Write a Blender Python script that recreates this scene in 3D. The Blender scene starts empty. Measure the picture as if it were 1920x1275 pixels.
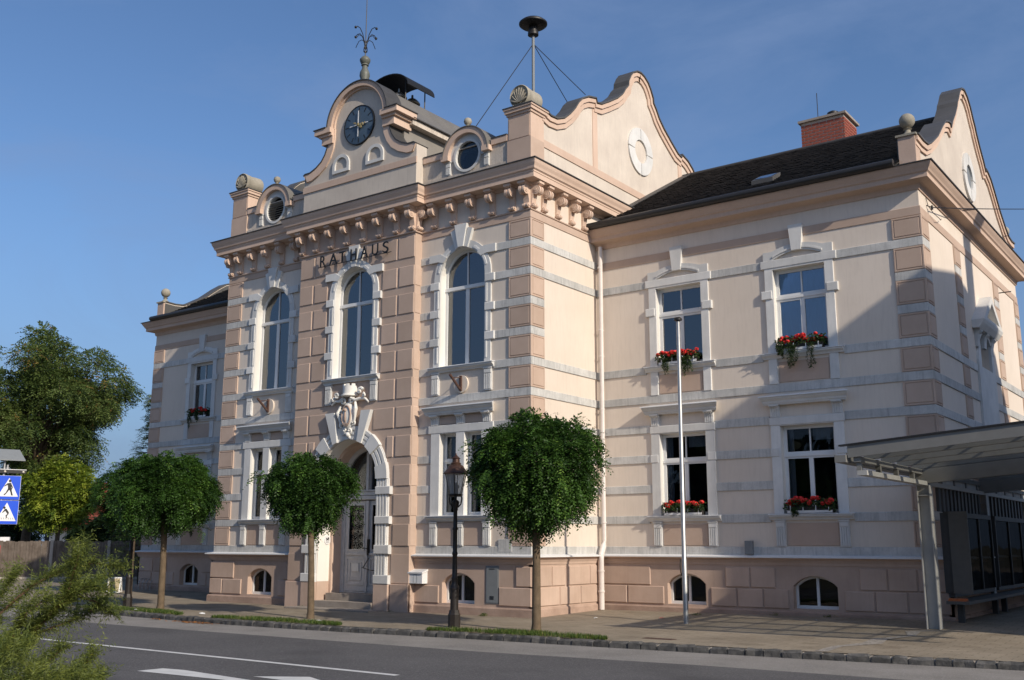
import bpy, bmesh, math, random
import numpy as np
from mathutils import Vector, Matrix
from mathutils.geometry import tessellate_polygon

R = math.radians
rng = random.Random(7)
nrg = np.random.default_rng(11)
scene = bpy.context.scene
col = scene.collection

# ------------------------------------------------------------------ camera
YAW, PITCH, ROLL = 0.6331, 0.1973, 0.0015
cam_d = bpy.data.cameras.new('camera')
cam = bpy.data.objects.new('camera', cam_d)
col.objects.link(cam)
fw0 = Vector((-math.sin(YAW), math.cos(YAW), 0)); rt0 = Vector((math.cos(YAW), math.sin(YAW), 0)); up0 = Vector((0, 0, 1))
fw = fw0 * math.cos(PITCH) + up0 * math.sin(PITCH)
up = up0 * math.cos(PITCH) - fw0 * math.sin(PITCH)
rt = rt0 * math.cos(ROLL) + up * math.sin(ROLL)
up = up * math.cos(ROLL) - rt0 * math.sin(ROLL)
CAM = Vector((13.937, -19.753, 1.65))
mw = Matrix.Identity(4)
for i in range(3):
    mw[i][0], mw[i][1], mw[i][2], mw[i][3] = rt[i], up[i], -fw[i], CAM[i]
cam.matrix_world = mw
cam_d.sensor_width = 36.0
cam_d.lens = 36.0 * 1917.0 / 1920.0
cam_d.clip_start = 0.1
cam_d.clip_end = 3000.0
scene.camera = cam
FPX = 1917.0
def ray(px, py):
    return (fw + rt * ((px - 960) / FPX) + up * ((637.5 - py) / FPX)).normalized()
def at_dist(px, py, d):
    return CAM + ray(px, py) * d
def at_y(px, py, y):
    v = ray(px, py); return CAM + v * ((y - CAM.y) / v.y)
def at_z(px, py, z):
    v = ray(px, py); return CAM + v * ((z - CAM.z) / v.z)

# ------------------------------------------------------------------ light
SUN_EL = R(29.2)
SUN_AZ = math.atan2(-1.0, 3.6)            # direction towards the sun, angle from +X
to_sun = Vector((math.cos(SUN_EL) * math.cos(SUN_AZ), math.cos(SUN_EL) * math.sin(SUN_AZ), math.sin(SUN_EL)))
sun_d = bpy.data.lights.new('sun', 'SUN')
sun_d.energy = 3.4
sun_d.angle = R(0.53)
sun_d.color = (1.0, 0.89, 0.74)
sun_o = bpy.data.objects.new('sun', sun_d)
sun_o.rotation_euler = (-to_sun).to_track_quat('-Z', 'Y').to_euler()
sun_o.location = (30, -10, 30)
col.objects.link(sun_o)

world = bpy.data.worlds.new('World')
scene.world = world
world.use_nodes = True
wn = world.node_tree.nodes; wl = world.node_tree.links
wn.clear()
w_out = wn.new('ShaderNodeOutputWorld')
w_bg = wn.new('ShaderNodeBackground')
w_bg.inputs['Strength'].default_value = 0.108
sky = wn.new('ShaderNodeTexSky')
sky.sky_type = 'NISHITA'
sky.sun_disc = False
sky.sun_elevation = SUN_EL
sky.sun_rotation = math.pi / 2 - SUN_AZ
sky.altitude = 150
sky.air_density = 1.0
sky.dust_density = 1.8
sky.ozone_density = 6.0
# thin cirrus in the sky itself
w_tc = wn.new('ShaderNodeTexCoord')
w_mp = wn.new('ShaderNodeMapping')
w_mp.inputs['Rotation'].default_value = (0.35, 0.5, 0.4)
w_mp.inputs['Scale'].default_value = (1.5, 1.8, 4.2)
w_no = wn.new('ShaderNodeTexNoise')
w_no.inputs['Scale'].default_value = 1.7
w_no.inputs['Detail'].default_value = 9
w_no.inputs['Roughness'].default_value = 0.6
w_no.inputs['Distortion'].default_value = 0.7
w_rp = wn.new('ShaderNodeMapRange')
w_rp.inputs['From Min'].default_value = 0.45
w_rp.inputs['From Max'].default_value = 0.80
w_rp.inputs['To Max'].default_value = 0.62
w_mx = wn.new('ShaderNodeMix'); w_mx.data_type = 'RGBA'
w_mx.inputs[7].default_value = (1.6, 2.3, 3.9, 1)
wl.new(w_tc.outputs['Generated'], w_mp.inputs['Vector'])
wl.new(w_mp.outputs[0], w_no.inputs['Vector'])
wl.new(w_no.outputs['Fac'], w_rp.inputs['Value'])
wl.new(w_rp.outputs[0], w_mx.inputs[0])
wl.new(sky.outputs[0], w_mx.inputs[6])
# pale band of haze all round the horizon
w_sp = wn.new('ShaderNodeSeparateXYZ'); wl.new(w_tc.outputs['Generated'], w_sp.inputs[0])
w_hz = wn.new('ShaderNodeMapRange'); w_hz.interpolation_type = 'SMOOTHSTEP'
w_hz.inputs['From Min'].default_value = 0.0; w_hz.inputs['From Max'].default_value = 0.34
w_hz.inputs['To Min'].default_value = 0.78; w_hz.inputs['To Max'].default_value = 0.0
wl.new(w_sp.outputs['Z'], w_hz.inputs['Value'])
w_m2 = wn.new('ShaderNodeMix'); w_m2.data_type = 'RGBA'; w_m2.inputs[7].default_value = (1.40, 2.05, 3.3, 1)
wl.new(w_hz.outputs[0], w_m2.inputs[0]); wl.new(w_mx.outputs[2], w_m2.inputs[6])
wl.new(w_m2.outputs[2], w_bg.inputs['Color'])
wl.new(w_bg.outputs[0], w_out.inputs['Surface'])

vs = scene.view_settings
vs.view_transform = 'Standard'
vs.look = 'None'
vs.exposure = 0.36
vs.gamma = 1.0
vs.use_curve_mapping = False

# ------------------------------------------------------------------ materials
def node_mat(name):
    m = bpy.data.materials.new(name); m.use_nodes = True
    nt = m.node_tree
    return m, nt.nodes, nt.links, nt.nodes['Principled BSDF']

def stucco(name, c1, c2, rough=0.9, big=0.8, fine=55.0, bump=0.12, streak=0.0, streak_col=(0.2, 0.19, 0.18), spots=0.0):
    """painted render: large soft mottling, fine grain, optional vertical dirt streaks"""
    m, n, l, b = node_mat(name)
    tc = n.new('ShaderNodeTexCoord')
    oi = n.new('ShaderNodeObjectInfo')
    ad = n.new('ShaderNodeVectorMath'); ad.operation = 'ADD'
    sc = n.new('ShaderNodeVectorMath'); sc.operation = 'SCALE'; sc.inputs['Scale'].default_value = 0.0
    l.new(oi.outputs['Location'], ad.inputs[1]); l.new(tc.outputs['Object'], ad.inputs[0])
    no = n.new('ShaderNodeTexNoise'); no.inputs['Scale'].default_value = big; no.inputs['Detail'].default_value = 6; no.inputs['Roughness'].default_value = 0.62
    l.new(ad.outputs[0], no.inputs['Vector'])
    rp = n.new('ShaderNodeMapRange'); rp.inputs['From Min'].default_value = 0.35; rp.inputs['From Max'].default_value = 0.68
    l.new(no.outputs['Fac'], rp.inputs['Value'])
    mx = n.new('ShaderNodeMix'); mx.data_type = 'RGBA'
    mx.inputs[6].default_value = (*c1, 1); mx.inputs[7].default_value = (*c2, 1)
    l.new(rp.outputs[0], mx.inputs[0])
    last = mx.outputs[2]
    gr = n.new('ShaderNodeTexNoise'); gr.inputs['Scale'].default_value = fine; gr.inputs['Detail'].default_value = 3
    l.new(ad.outputs[0], gr.inputs['Vector'])
    if streak > 0:
        mp = n.new('ShaderNodeMapping'); mp.inputs['Scale'].default_value = (9, 9, 0.9)
        l.new(ad.outputs[0], mp.inputs['Vector'])
        st = n.new('ShaderNodeTexNoise'); st.inputs['Scale'].default_value = 1.6; st.inputs['Detail'].default_value = 5; st.inputs['Roughness'].default_value = 0.7
        l.new(mp.outputs[0], st.inputs['Vector'])
        sr = n.new('ShaderNodeMapRange'); sr.inputs['From Min'].default_value = 0.48; sr.inputs['From Max'].default_value = 0.75; sr.inputs['To Max'].default_value = streak
        l.new(st.outputs['Fac'], sr.inputs['Value'])
        m2 = n.new('ShaderNodeMix'); m2.data_type = 'RGBA'; m2.inputs[7].default_value = (*streak_col, 1)
        l.new(sr.outputs[0], m2.inputs[0]); l.new(last, m2.inputs[6]); last = m2.outputs[2]
    if spots > 0:
        sp = n.new('ShaderNodeTexNoise'); sp.inputs['Scale'].default_value = 24; sp.inputs['Detail'].default_value = 4; sp.inputs['Roughness'].default_value = 0.75
        l.new(ad.outputs[0], sp.inputs['Vector'])
        s2 = n.new('ShaderNodeMapRange'); s2.inputs['From Min'].default_value = 0.5; s2.inputs['From Max'].default_value = 0.72; s2.inputs['To Max'].default_value = spots
        l.new(sp.outputs['Fac'], s2.inputs['Value'])
        m3 = n.new('ShaderNodeMix'); m3.data_type = 'RGBA'; m3.inputs[7].default_value = (*streak_col, 1)
        l.new(s2.outputs[0], m3.inputs[0]); l.new(last, m3.inputs[6]); last = m3.outputs[2]
    # every separate piece a touch lighter or darker
    hv = n.new('ShaderNodeHueSaturation')
    rr = n.new('ShaderNodeMapRange'); rr.inputs['To Min'].default_value = 0.90; rr.inputs['To Max'].default_value = 1.06
    l.new(oi.outputs['Random'], rr.inputs['Value']); l.new(rr.outputs[0], hv.inputs['Value'])
    l.new(last, hv.inputs['Color'])
    l.new(hv.outputs[0], b.inputs['Base Color'])
    b.inputs['Roughness'].default_value = rough
    b.inputs['Specular IOR Level'].default_value = 0.25
    bp = n.new('ShaderNodeBump'); bp.inputs['Strength'].default_value = bump; bp.inputs['Distance'].default_value = 0.01
    l.new(gr.outputs['Fac'], bp.inputs['Height']); l.new(bp.outputs[0], b.inputs['Normal'])
    return m

def plain(name, c, rough=0.6, metal=0.0, spec=0.4, var=0.06, scale=6.0, bump=0.0):
    m, n, l, b = node_mat(name)
    tc = n.new('ShaderNodeTexCoord')
    no = n.new('ShaderNodeTexNoise'); no.inputs['Scale'].default_value = scale; no.inputs['Detail'].default_value = 5
    l.new(tc.outputs['Object'], no.inputs['Vector'])
    mx = n.new('ShaderNodeMix'); mx.data_type = 'RGBA'
    mx.inputs[6].default_value = (*[max(0, x * (1 - var * 2)) for x in c], 1)
    mx.inputs[7].default_value = (*[min(1, x * (1 + var * 2)) for x in c], 1)
    l.new(no.outputs['Fac'], mx.inputs[0]); l.new(mx.outputs[2], b.inputs['Base Color'])
    b.inputs['Roughness'].default_value = rough; b.inputs['Metallic'].default_value = metal
    b.inputs['Specular IOR Level'].default_value = spec
    if bump:
        bp = n.new('ShaderNodeBump'); bp.inputs['Strength'].default_value = bump; bp.inputs['Distance'].default_value = 0.01
        n2 = n.new('ShaderNodeTexNoise'); n2.inputs['Scale'].default_value = scale * 8; n2.inputs['Detail'].default_value = 4
        l.new(tc.outputs['Object'], n2.inputs['Vector']); l.new(n2.outputs['Fac'], bp.inputs['Height']); l.new(bp.outputs[0], b.inputs['Normal'])
    return m

def glass_mat(name, tint, ior=1.7, wav=0.02):
    m, n, l, b = node_mat(name)
    n.remove(b)
    out = n['Material Output']
    fr = n.new('ShaderNodeFresnel'); fr.inputs['IOR'].default_value = ior
    tr = n.new('ShaderNodeBsdfTransparent'); tr.inputs['Color'].default_value = (*tint, 1)
    gl = n.new('ShaderNodeBsdfGlossy'); gl.inputs['Roughness'].default_value = 0.015; gl.inputs['Color'].default_value = (0.95, 0.97, 1, 1)
    mx = n.new('ShaderNodeMixShader')
    tc = n.new('ShaderNodeTexCoord'); no = n.new('ShaderNodeTexNoise'); no.inputs['Scale'].default_value = 1.1
    l.new(tc.outputs['Object'], no.inputs['Vector'])
    bp = n.new('ShaderNodeBump'); bp.inputs['Strength'].default_value = wav; bp.inputs['Distance'].default_value = 0.3
    l.new(no.outputs['Fac'], bp.inputs['Height']); l.new(bp.outputs[0], gl.inputs['Normal'])
    l.new(fr.outputs[0], mx.inputs[0]); l.new(tr.outputs[0], mx.inputs[1]); l.new(gl.outputs[0], mx.inputs[2])
    l.new(mx.outputs[0], out.inputs['Surface'])
    return m

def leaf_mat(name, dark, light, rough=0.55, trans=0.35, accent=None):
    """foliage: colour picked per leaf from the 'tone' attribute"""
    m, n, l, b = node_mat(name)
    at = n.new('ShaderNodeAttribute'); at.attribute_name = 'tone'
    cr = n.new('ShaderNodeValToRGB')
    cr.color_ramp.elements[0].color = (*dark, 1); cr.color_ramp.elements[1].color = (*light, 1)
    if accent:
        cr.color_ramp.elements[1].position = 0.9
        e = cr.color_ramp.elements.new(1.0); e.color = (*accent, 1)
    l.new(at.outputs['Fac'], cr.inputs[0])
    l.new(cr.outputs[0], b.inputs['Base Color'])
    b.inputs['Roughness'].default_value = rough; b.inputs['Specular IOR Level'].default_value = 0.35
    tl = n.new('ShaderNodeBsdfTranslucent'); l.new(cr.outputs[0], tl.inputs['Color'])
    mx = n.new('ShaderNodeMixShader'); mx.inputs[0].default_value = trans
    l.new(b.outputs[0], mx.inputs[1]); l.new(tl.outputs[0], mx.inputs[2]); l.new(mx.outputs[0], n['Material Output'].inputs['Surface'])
    return m

M = {}
M['wall'] = stucco('cream_render', (0.67, 0.58, 0.49), (0.73, 0.64, 0.55), streak=0.22, streak_col=(0.42, 0.36, 0.31), big=0.5)
M['brown'] = stucco('brown_render', (0.47, 0.35, 0.275), (0.53, 0.40, 0.32), bump=0.3, big=1.4, fine=80)
M['peach'] = stucco('peach_render', (0.58, 0.425, 0.33), (0.64, 0.48, 0.38), streak=0.22, streak_col=(0.36, 0.26, 0.2), bump=0.08)
M['plinth'] = stucco('plinth_render', (0.47, 0.345, 0.272), (0.56, 0.42, 0.338), bump=0.2, big=1.2, streak=0.2, streak_col=(0.33, 0.24, 0.19))
M['foot'] = stucco('plinth_foot_render', (0.33, 0.23, 0.18), (0.46, 0.33, 0.26), bump=0.5, big=2.5, spots=0.45, streak_col=(0.25, 0.2, 0.17))
M['white'] = stucco('white_trim', (0.60, 0.595, 0.575), (0.70, 0.69, 0.665), streak=0.25, streak_col=(0.42, 0.42, 0.42), bump=0.1, big=2.0)
M['band'] = stucco('grey_white_band', (0.47, 0.465, 0.445), (0.61, 0.60, 0.575), streak=0.75, streak_col=(0.28, 0.28, 0.275), bump=0.25, big=2.2, spots=0.3)
M['gable'] = stucco('gable_render', (0.56, 0.49, 0.42), (0.66, 0.585, 0.50), streak=0.35, streak_col=(0.40, 0.36, 0.32), bump=0.12, big=1.1, spots=0.12)
M['attic'] = stucco('weathered_attic_render', (0.48, 0.42, 0.355), (0.60, 0.525, 0.45), streak=0.6, streak_col=(0.22, 0.19, 0.16), bump=0.3, big=1.4, spots=0.5)
M['stonegrey'] = stucco('weathered_stone', (0.30, 0.275, 0.22), (0.40, 0.365, 0.30), bump=0.6, big=3, spots=0.5, streak_col=(0.16, 0.15, 0.12))
M['reveal'] = stucco('white_reveal', (0.70, 0.675, 0.62), (0.76, 0.735, 0.68), bump=0.05)
M['paintwood'] = plain('white_painted_wood', (0.70, 0.70, 0.69), 0.45, var=0.03, scale=3)
M['doorwood'] = plain('worn_white_door_paint', (0.56, 0.54, 0.52), 0.5, var=0.10, scale=9, bump=0.2)
M['ledge'] = plain('white_metal_ledge', (0.72, 0.73, 0.74), 0.4, var=0.04)
M['darkmetal'] = plain('dark_flashing', (0.055, 0.053, 0.052), 0.55, var=0.15, scale=4)
M['cap'] = plain('grey_sheet_metal_cap', (0.085, 0.082, 0.078), 0.5, var=0.15, scale=2)
M['barrel'] = plain('weathered_zinc', (0.155, 0.145, 0.13), 0.55, var=0.12, scale=2, bump=0.1)
M['gutter'] = plain('dark_gutter', (0.028, 0.027, 0.027), 0.4, var=0.1)
M['iron'] = plain('black_iron', (0.018, 0.016, 0.015), 0.5, var=0.2, scale=12)
M['rust'] = plain('rusty_iron', (0.075, 0.038, 0.028), 0.75, var=0.25, scale=20)
M['lampiron'] = plain('dark_lamp_iron', (0.020, 0.016, 0.014), 0.45, var=0.25, scale=15)
M['copper'] = plain('brown_copper', (0.075, 0.040, 0.028), 0.45, metal=0.4, var=0.25, scale=10)
M['pipe'] = plain('white_painted_pipe', (0.70, 0.64, 0.60), 0.45, var=0.06, scale=5)
M['galv'] = plain('galvanised_steel', (0.42, 0.42, 0.41), 0.42, metal=0.7, var=0.12, scale=14)
M['shelter'] = plain('grey_painted_steel', (0.19, 0.187, 0.175), 0.5, var=0.08, scale=5)
M['shelterpost'] = plain('light_grey_post_paint', (0.40, 0.395, 0.375), 0.45, var=0.06, scale=5)
M['shelterdark'] = plain('dark_grey_steel', (0.05, 0.05, 0.05), 0.5, var=0.08)
M['greybox'] = plain('grey_cabinet', (0.20, 0.215, 0.225), 0.55, var=0.05)
M['mailbox'] = plain('white_mailbox_paint', (0.74, 0.74, 0.74), 0.35, var=0.02)
M['clock'] = plain('clock_face_blue', (0.062, 0.095, 0.135), 0.35, var=0.15, scale=3)
M['gold'] = plain('old_gold', (0.42, 0.32, 0.14), 0.4, metal=0.5, var=0.2, scale=20)
M['black'] = plain('black_paint', (0.012, 0.012, 0.012), 0.5)
M['curtain'] = plain('net_curtain', (0.55, 0.57, 0.60), 0.9, var=0.05)
M['darkroom'] = plain('dark_interior', (0.018, 0.018, 0.018), 0.9)  # near-black colour standing in for unlit rooms
M['glass'] = glass_mat('window_glass', (0.60, 0.68, 0.78), 2.35)
M['glassdark'] = glass_mat('ground_floor_glass', (0.62, 0.64, 0.65), 1.36)
M['caseglass'] = glass_mat('showcase_glass', (0.5, 0.5, 0.5), 1.2)
for _l in list(M['caseglass'].node_tree.links):
    if _l.from_node.type == 'FRESNEL': M['caseglass'].node_tree.links.remove(_l)
[n_ for n_ in M['caseglass'].node_tree.nodes if n_.type == 'MIX_SHADER'][0].inputs[0].default_value = 0.03
M['lampglass'] = plain('frosted_lamp_glass', (0.55, 0.53, 0.50), 0.5, var=0.05)
M['lampglass'].node_tree.nodes['Principled BSDF'].inputs['Alpha'].default_value = 0.42
M['concrete'] = stucco('step_concrete', (0.26, 0.225, 0.195), (0.36, 0.315, 0.27), bump=0.5, big=3, spots=0.3)
M['bark'] = plain('light_bark', (0.125, 0.090, 0.056), 0.9, var=0.3, scale=9, bump=0.8)
M['barkdark'] = plain('dark_bark', (0.085, 0.062, 0.042), 0.9, var=0.3, scale=9, bump=0.8)
M['red'] = plain('geranium_red', (0.62, 0.022, 0.018), 0.6, var=0.25, scale=30)
M['brick'] = plain('red_brick', (0.27, 0.07, 0.045), 0.85, var=0.22, scale=9, bump=0.3)
M['mortar'] = plain('light_mortar', (0.46, 0.40, 0.35), 0.95)
M['kerb'] = stucco('granite_kerb', (0.05, 0.05, 0.049), (0.14, 0.135, 0.128), bump=0.9, big=5, fine=40, spots=0.3, streak_col=(0.05, 0.05, 0.05))
M['leaf_globe'] = leaf_mat('robinia_leaf', (0.012, 0.038, 0.007), (0.075, 0.165, 0.024), accent=(0.17, 0.28, 0.045))
M['leaf_big'] = leaf_mat('big_tree_leaf', (0.032, 0.065, 0.016), (0.15, 0.20, 0.05), accent=(0.28, 0.16, 0.045))
M['leaf_lime'] = leaf_mat('lime_leaf', (0.05, 0.11, 0.014), (0.28, 0.34, 0.035), accent=(0.40, 0.42, 0.05))
M['leaf_dark'] = leaf_mat('dark_hedge_leaf', (0.010, 0.026, 0.010), (0.038, 0.072, 0.022))
M['leaf_box'] = leaf_mat('geranium_leaf', (0.018, 0.045, 0.014), (0.075, 0.12, 0.035))
M['leaf_tam'] = leaf_mat('tamarisk_leaf', (0.055, 0.085, 0.02), (0.21, 0.24, 0.045), trans=0.3, accent=(0.32, 0.33, 0.055))
M['grassblade'] = leaf_mat('grass_blade', (0.035, 0.075, 0.012), (0.12, 0.17, 0.03), accent=(0.25, 0.21, 0.07))
M['deadleaf'] = leaf_mat('fallen_leaf', (0.20, 0.08, 0.02), (0.42, 0.17, 0.04), trans=0.1)

# ------------------------------------------------------------------ mesh helpers
class MB:
    def __init__(s): s.v = []; s.f = []; s.sm = []
    def add(s, vs, fs, smooth=False):
        o = len(s.v); s.v += [tuple(v) for v in vs]; s.f += [tuple(i + o for i in f) for f in fs]; s.sm += [smooth] * len(fs); return s
    def box(s, x0, x1, y0, y1, z0, z1):
        return s.add([(x0,y0,z0),(x1,y0,z0),(x1,y1,z0),(x0,y1,z0),(x0,y0,z1),(x1,y0,z1),(x1,y1,z1),(x0,y1,z1)],
                     [(3,2,1,0),(4,5,6,7),(0,1,5,4),(1,2,6,5),(2,3,7,6),(3,0,4,7)])
    def fbox(s, fn, u0, u1, d0, d1, z0, z1):
        P = [fn(u, d, z) for z in (z0, z1) for (u, d) in ((u0,d0),(u1,d0),(u1,d1),(u0,d1))]
        return s.add(P, [(3,2,1,0),(4,5,6,7),(0,1,5,4),(1,2,6,5),(2,3,7,6),(3,0,4,7)])
    def plate(s, fn, outer, holes, d0, d1):
        """flat slab with holes; outlines are (u,z) lists, d0..d1 its depth"""
        loops = [outer] + list(holes)
        tris = tessellate_polygon([[Vector((a, b, 0)) for a, b in lp] for lp in loops])
        flat = [q for lp in loops for q in lp]; n = len(flat)
        vs = [fn(a, d0, b) for a, b in flat] + [fn(a, d1, b) for a, b in flat]
        fs = [tuple(t) for t in tris] + [tuple(i + n for i in reversed(t)) for t in tris]
        o = 0
        for lp in loops:
            k = len(lp)
            for i in range(k):
                a, b = o + i, o + (i + 1) % k
                fs.append((a, b, b + n, a + n))
            o += k
        return s.add(vs, fs)
    def prism(s, pts0, pts1, smooth=False):
        """loft between two equal closed outlines with end caps"""
        n = len(pts0)
        fs = [(i, (i + 1) % n, (i + 1) % n + n, i + n) for i in range(n)]
        s.add(list(pts0) + list(pts1), fs, smooth)
        o = len(s.v) - 2 * n
        s.f += [tuple(o + i for i in range(n)), tuple(o + n + i for i in reversed(range(n)))]; s.sm += [False, False]
        return s
    def mould(s, fn, prof, u0, u1, m0=0, m1=0):
        """closed (d,z) profile run along u; m0/m1 mitre its ends"""
        return s.prism([fn(u0 + m0 * d, d, z) for d, z in prof], [fn(u1 + m1 * d, d, z) for d, z in prof])
    def lathe(s, c, prof, seg=20, axis='z', smooth=True):
        vs = []; fs = []
        for r, h in prof:
            for k in range(seg):
                a = 2 * math.pi * k / seg
                p = (r * math.cos(a), r * math.sin(a), h)
                if axis == 'y': p = (p[0], p[2], p[1])
                if axis == 'x': p = (p[2], p[0], p[1])
                vs.append((c[0] + p[0], c[1] + p[1], c[2] + p[2]))
        m = len(prof)
        for j in range(m - 1):
            for k in range(seg):
                a, b = j * seg + k, j * seg + (k + 1) % seg
                fs.append((a, b, b + seg, a + seg))
        s.add(vs, fs, smooth)
        o = len(s.v) - len(vs)
        s.f += [tuple(o + k for k in range(seg)), tuple(o + (m - 1) * seg + k for k in reversed(range(seg)))]; s.sm += [False, False]
        return s
    def tube(s, pts, rad, seg=8, smooth=True):
        pts = [Vector(p) for p in pts]; n = len(pts)
        rad = rad if isinstance(rad, (list, tuple)) else [rad] * n
        vs = []; ref = Vector((0.31, 0.17, 0.93))
        for i, p in enumerate(pts):
            t = (pts[min(i + 1, n - 1)] - pts[max(i - 1, 0)]).normalized()
            a = t.cross(ref)
            if a.length < 0.05: a = t.cross(Vector((1, 0, 0)))
            a.normalize(); b = t.cross(a)
            for k in range(seg):
                w = 2 * math.pi * k / seg
                vs.append(p + (a * math.cos(w) + b * math.sin(w)) * rad[i])
        fs = []
        for i in range(n - 1):
            for k in range(seg):
                q, w = i * seg + k, i * seg + (k + 1) % seg
                fs.append((q, w, w + seg, q + seg))
        s.add(vs, fs, smooth)
        o = len(s.v) - len(vs)
        s.f += [tuple(o + k for k in range(seg)), tuple(o + (n - 1) * seg + k for k in reversed(range(seg)))]; s.sm += [False, False]
        return s
    def ball(s, c, r, seg=14, rings=9, sq=(1, 1, 1)):
        prof = [(max(0.001, r * math.sin(math.pi * j / rings)), -r * math.cos(math.pi * j / rings)) for j in range(rings + 1)]
        o = len(s.v); s.lathe((0, 0, 0), prof, seg)
        for i in range(o, len(s.v)):
            v = s.v[i]; s.v[i] = (c[0] + v[0] * sq[0], c[1] + v[1] * sq[1], c[2] + v[2] * sq[2])
        return s
    def ribbon(s, fn, line, a, b, d0, d1):
        """strip following an open (u,z) line between normal offsets a and b"""
        L = offset_line(line, a); U = offset_line(line, b); n = len(line)
        for i in range(n - 1):
            q = [L[i], L[i + 1], U[i + 1], U[i]]
            s.add([fn(x, d0, z) for x, z in q] + [fn(x, d1, z) for x, z in q],
                  [(0,1,2,3),(7,6,5,4),(0,4,5,1),(2,6,7,3)] + ([(3,7,4,0)] if i == 0 else []) + ([(1,5,6,2)] if i == n - 2 else []))
        return s
    def mesh(s, name, mat, recalc=True):
        me = bpy.data.meshes.new(name)
        me.from_pydata(s.v, [], s.f)
        me.polygons.foreach_set('use_smooth', s.sm)
        if recalc:
            b = bmesh.new(); b.from_mesh(me); bmesh.ops.recalc_face_normals(b, faces=b.faces); b.to_mesh(me); b.free()
        if any(s.sm): me.set_sharp_from_angle(angle=R(40))
        me.materials.append(M[mat] if isinstance(mat, str) else mat)
        return me
    def build(s, name, mat, parent=None, loc=None):
        return link(name, s.mesh(name, mat), parent, loc)

def link(name, me, parent=None, loc=None):
    o = bpy.data.objects.new(name, me); col.objects.link(o)
    if parent is not None: o.parent = parent
    if loc is not None: o.location = loc
    return o
def empty(name, loc, label=None, cat=None, group=None):
    o = bpy.data.objects.new(name, None); col.objects.link(o); o.location = loc; o.empty_display_size = 0.3
    return tag(o, label, cat, group)
def tag(o, label=None, cat=None, group=None, kind=None):
    if label: o['label'] = label
    if cat: o['category'] = cat
    if group: o['group'] = group
    if kind: o['kind'] = kind
    return o
def copy_tree(o, parent=None):
    kids = [c for c in o.children]
    c = o.copy(); col.objects.link(c); c.parent = parent
    for k in kids: copy_tree(k, c)
    return c

def offset_line(line, a):
    out = []; n = len(line)
    for i in range(n):
        x0, z0 = line[max(i - 1, 0)]; x1, z1 = line[min(i + 1, n - 1)]
        dx, dz = x1 - x0, z1 - z0; q = math.hypot(dx, dz) or 1
        out.append((line[i][0] - dz / q * a, line[i][1] + dx / q * a))
    return out
def arc(cx, cz, r, a0, a1, n, rz=None):
    rz = rz or r
    return [(cx + r * math.cos(R(a0 + (a1 - a0) * i / n)), cz + rz * math.sin(R(a0 + (a1 - a0) * i / n))) for i in range(n + 1)]
def rect(u0, u1, z0, z1): return [(u0, z0), (u1, z0), (u1, z1), (u0, z1)]
def arch(uc, hw, z0, zs, n=18, rise=None):
    """opening with an arched head; rise = hw gives a half circle"""
    rise = rise or hw
    return [(uc - hw, z0), (uc + hw, z0)] + [(uc + hw * math.cos(math.pi * i / n), zs + rise * math.sin(math.pi * i / n)) for i in range(n + 1)]
def segarch(uc, hw, z0, zs, rise, n=12):
    """opening with a flat segmental head"""
    r = (hw * hw + rise * rise) / (2 * rise); cz = zs + rise - r; a = math.asin(hw / r)
    return [(uc - hw, z0), (uc + hw, z0)] + [(uc + r * math.sin(a - 2 * a * i / n), cz + r * math.cos(a - 2 * a * i / n)) for i in range(n + 1)]

class Face:
    """a wall plane; fn(u, d, z): u along the wall, d outwards, z up"""
    def __init__(s, kind, pos):
        s.k = kind; s.p = pos
        s.fn = {'f': lambda u, d, z: (u, pos - d, z), 'r': lambda u, d, z: (pos + d, u, z), 'l': lambda u, d, z: (pos - d, u, z)}[kind]
        s.lf = {'f': lambda u, d, z: (u, -d, z), 'r': lambda u, d, z: (d, u, z), 'l': lambda u, d, z: (-d, u, z)}[kind]
_cache = {}
def shared(key, maker):
    if key not in _cache: _cache[key] = maker()
    return _cache[key]
def block(F, name, parent, u0, u1, z0, z1, t, mat, ch=0.012, groove=0.0, d0=-0.02, at=0.0):
    """one slab on a wall, chamfered, optionally with a scored margin; alike slabs share a mesh"""
    w, h = round(u1 - u0, 3), round(z1 - z0, 3)
    def mk():
        m = MB(); fn = F.lf
        def ring(i, d): return [fn(-w/2 + i, d, -h/2 + i), fn(w/2 - i, d, -h/2 + i), fn(w/2 - i, d, h/2 - i), fn(-w/2 + i, d, h/2 - i)]
        rs = [ring(0, d0), ring(0, t - ch), ring(ch, t)]
        if groove: rs += [ring(groove, t), ring(groove + 0.008, t - 0.014), ring(groove + 0.018, t - 0.014), ring(groove + 0.026, t + 0.002)]
        vs = [p for r in rs for p in r]; fs = []
        for j in range(len(rs) - 1):
            for i in range(4):
                a, b = j * 4 + i, j * 4 + (i + 1) % 4
                fs.append((a, b, b + 4, a + 4))
        k = (len(rs) - 1) * 4
        fs += [(0, 3, 2, 1), (k, k + 1, k + 2, k + 3)]
        return m.add(vs, fs).mesh(name, mat)
    me = shared((F.k, name, w, h, t, mat, ch, groove, d0), mk)
    return link(name, me, parent, F.fn((u0 + u1) / 2, at, (z0 + z1) / 2))

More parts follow.
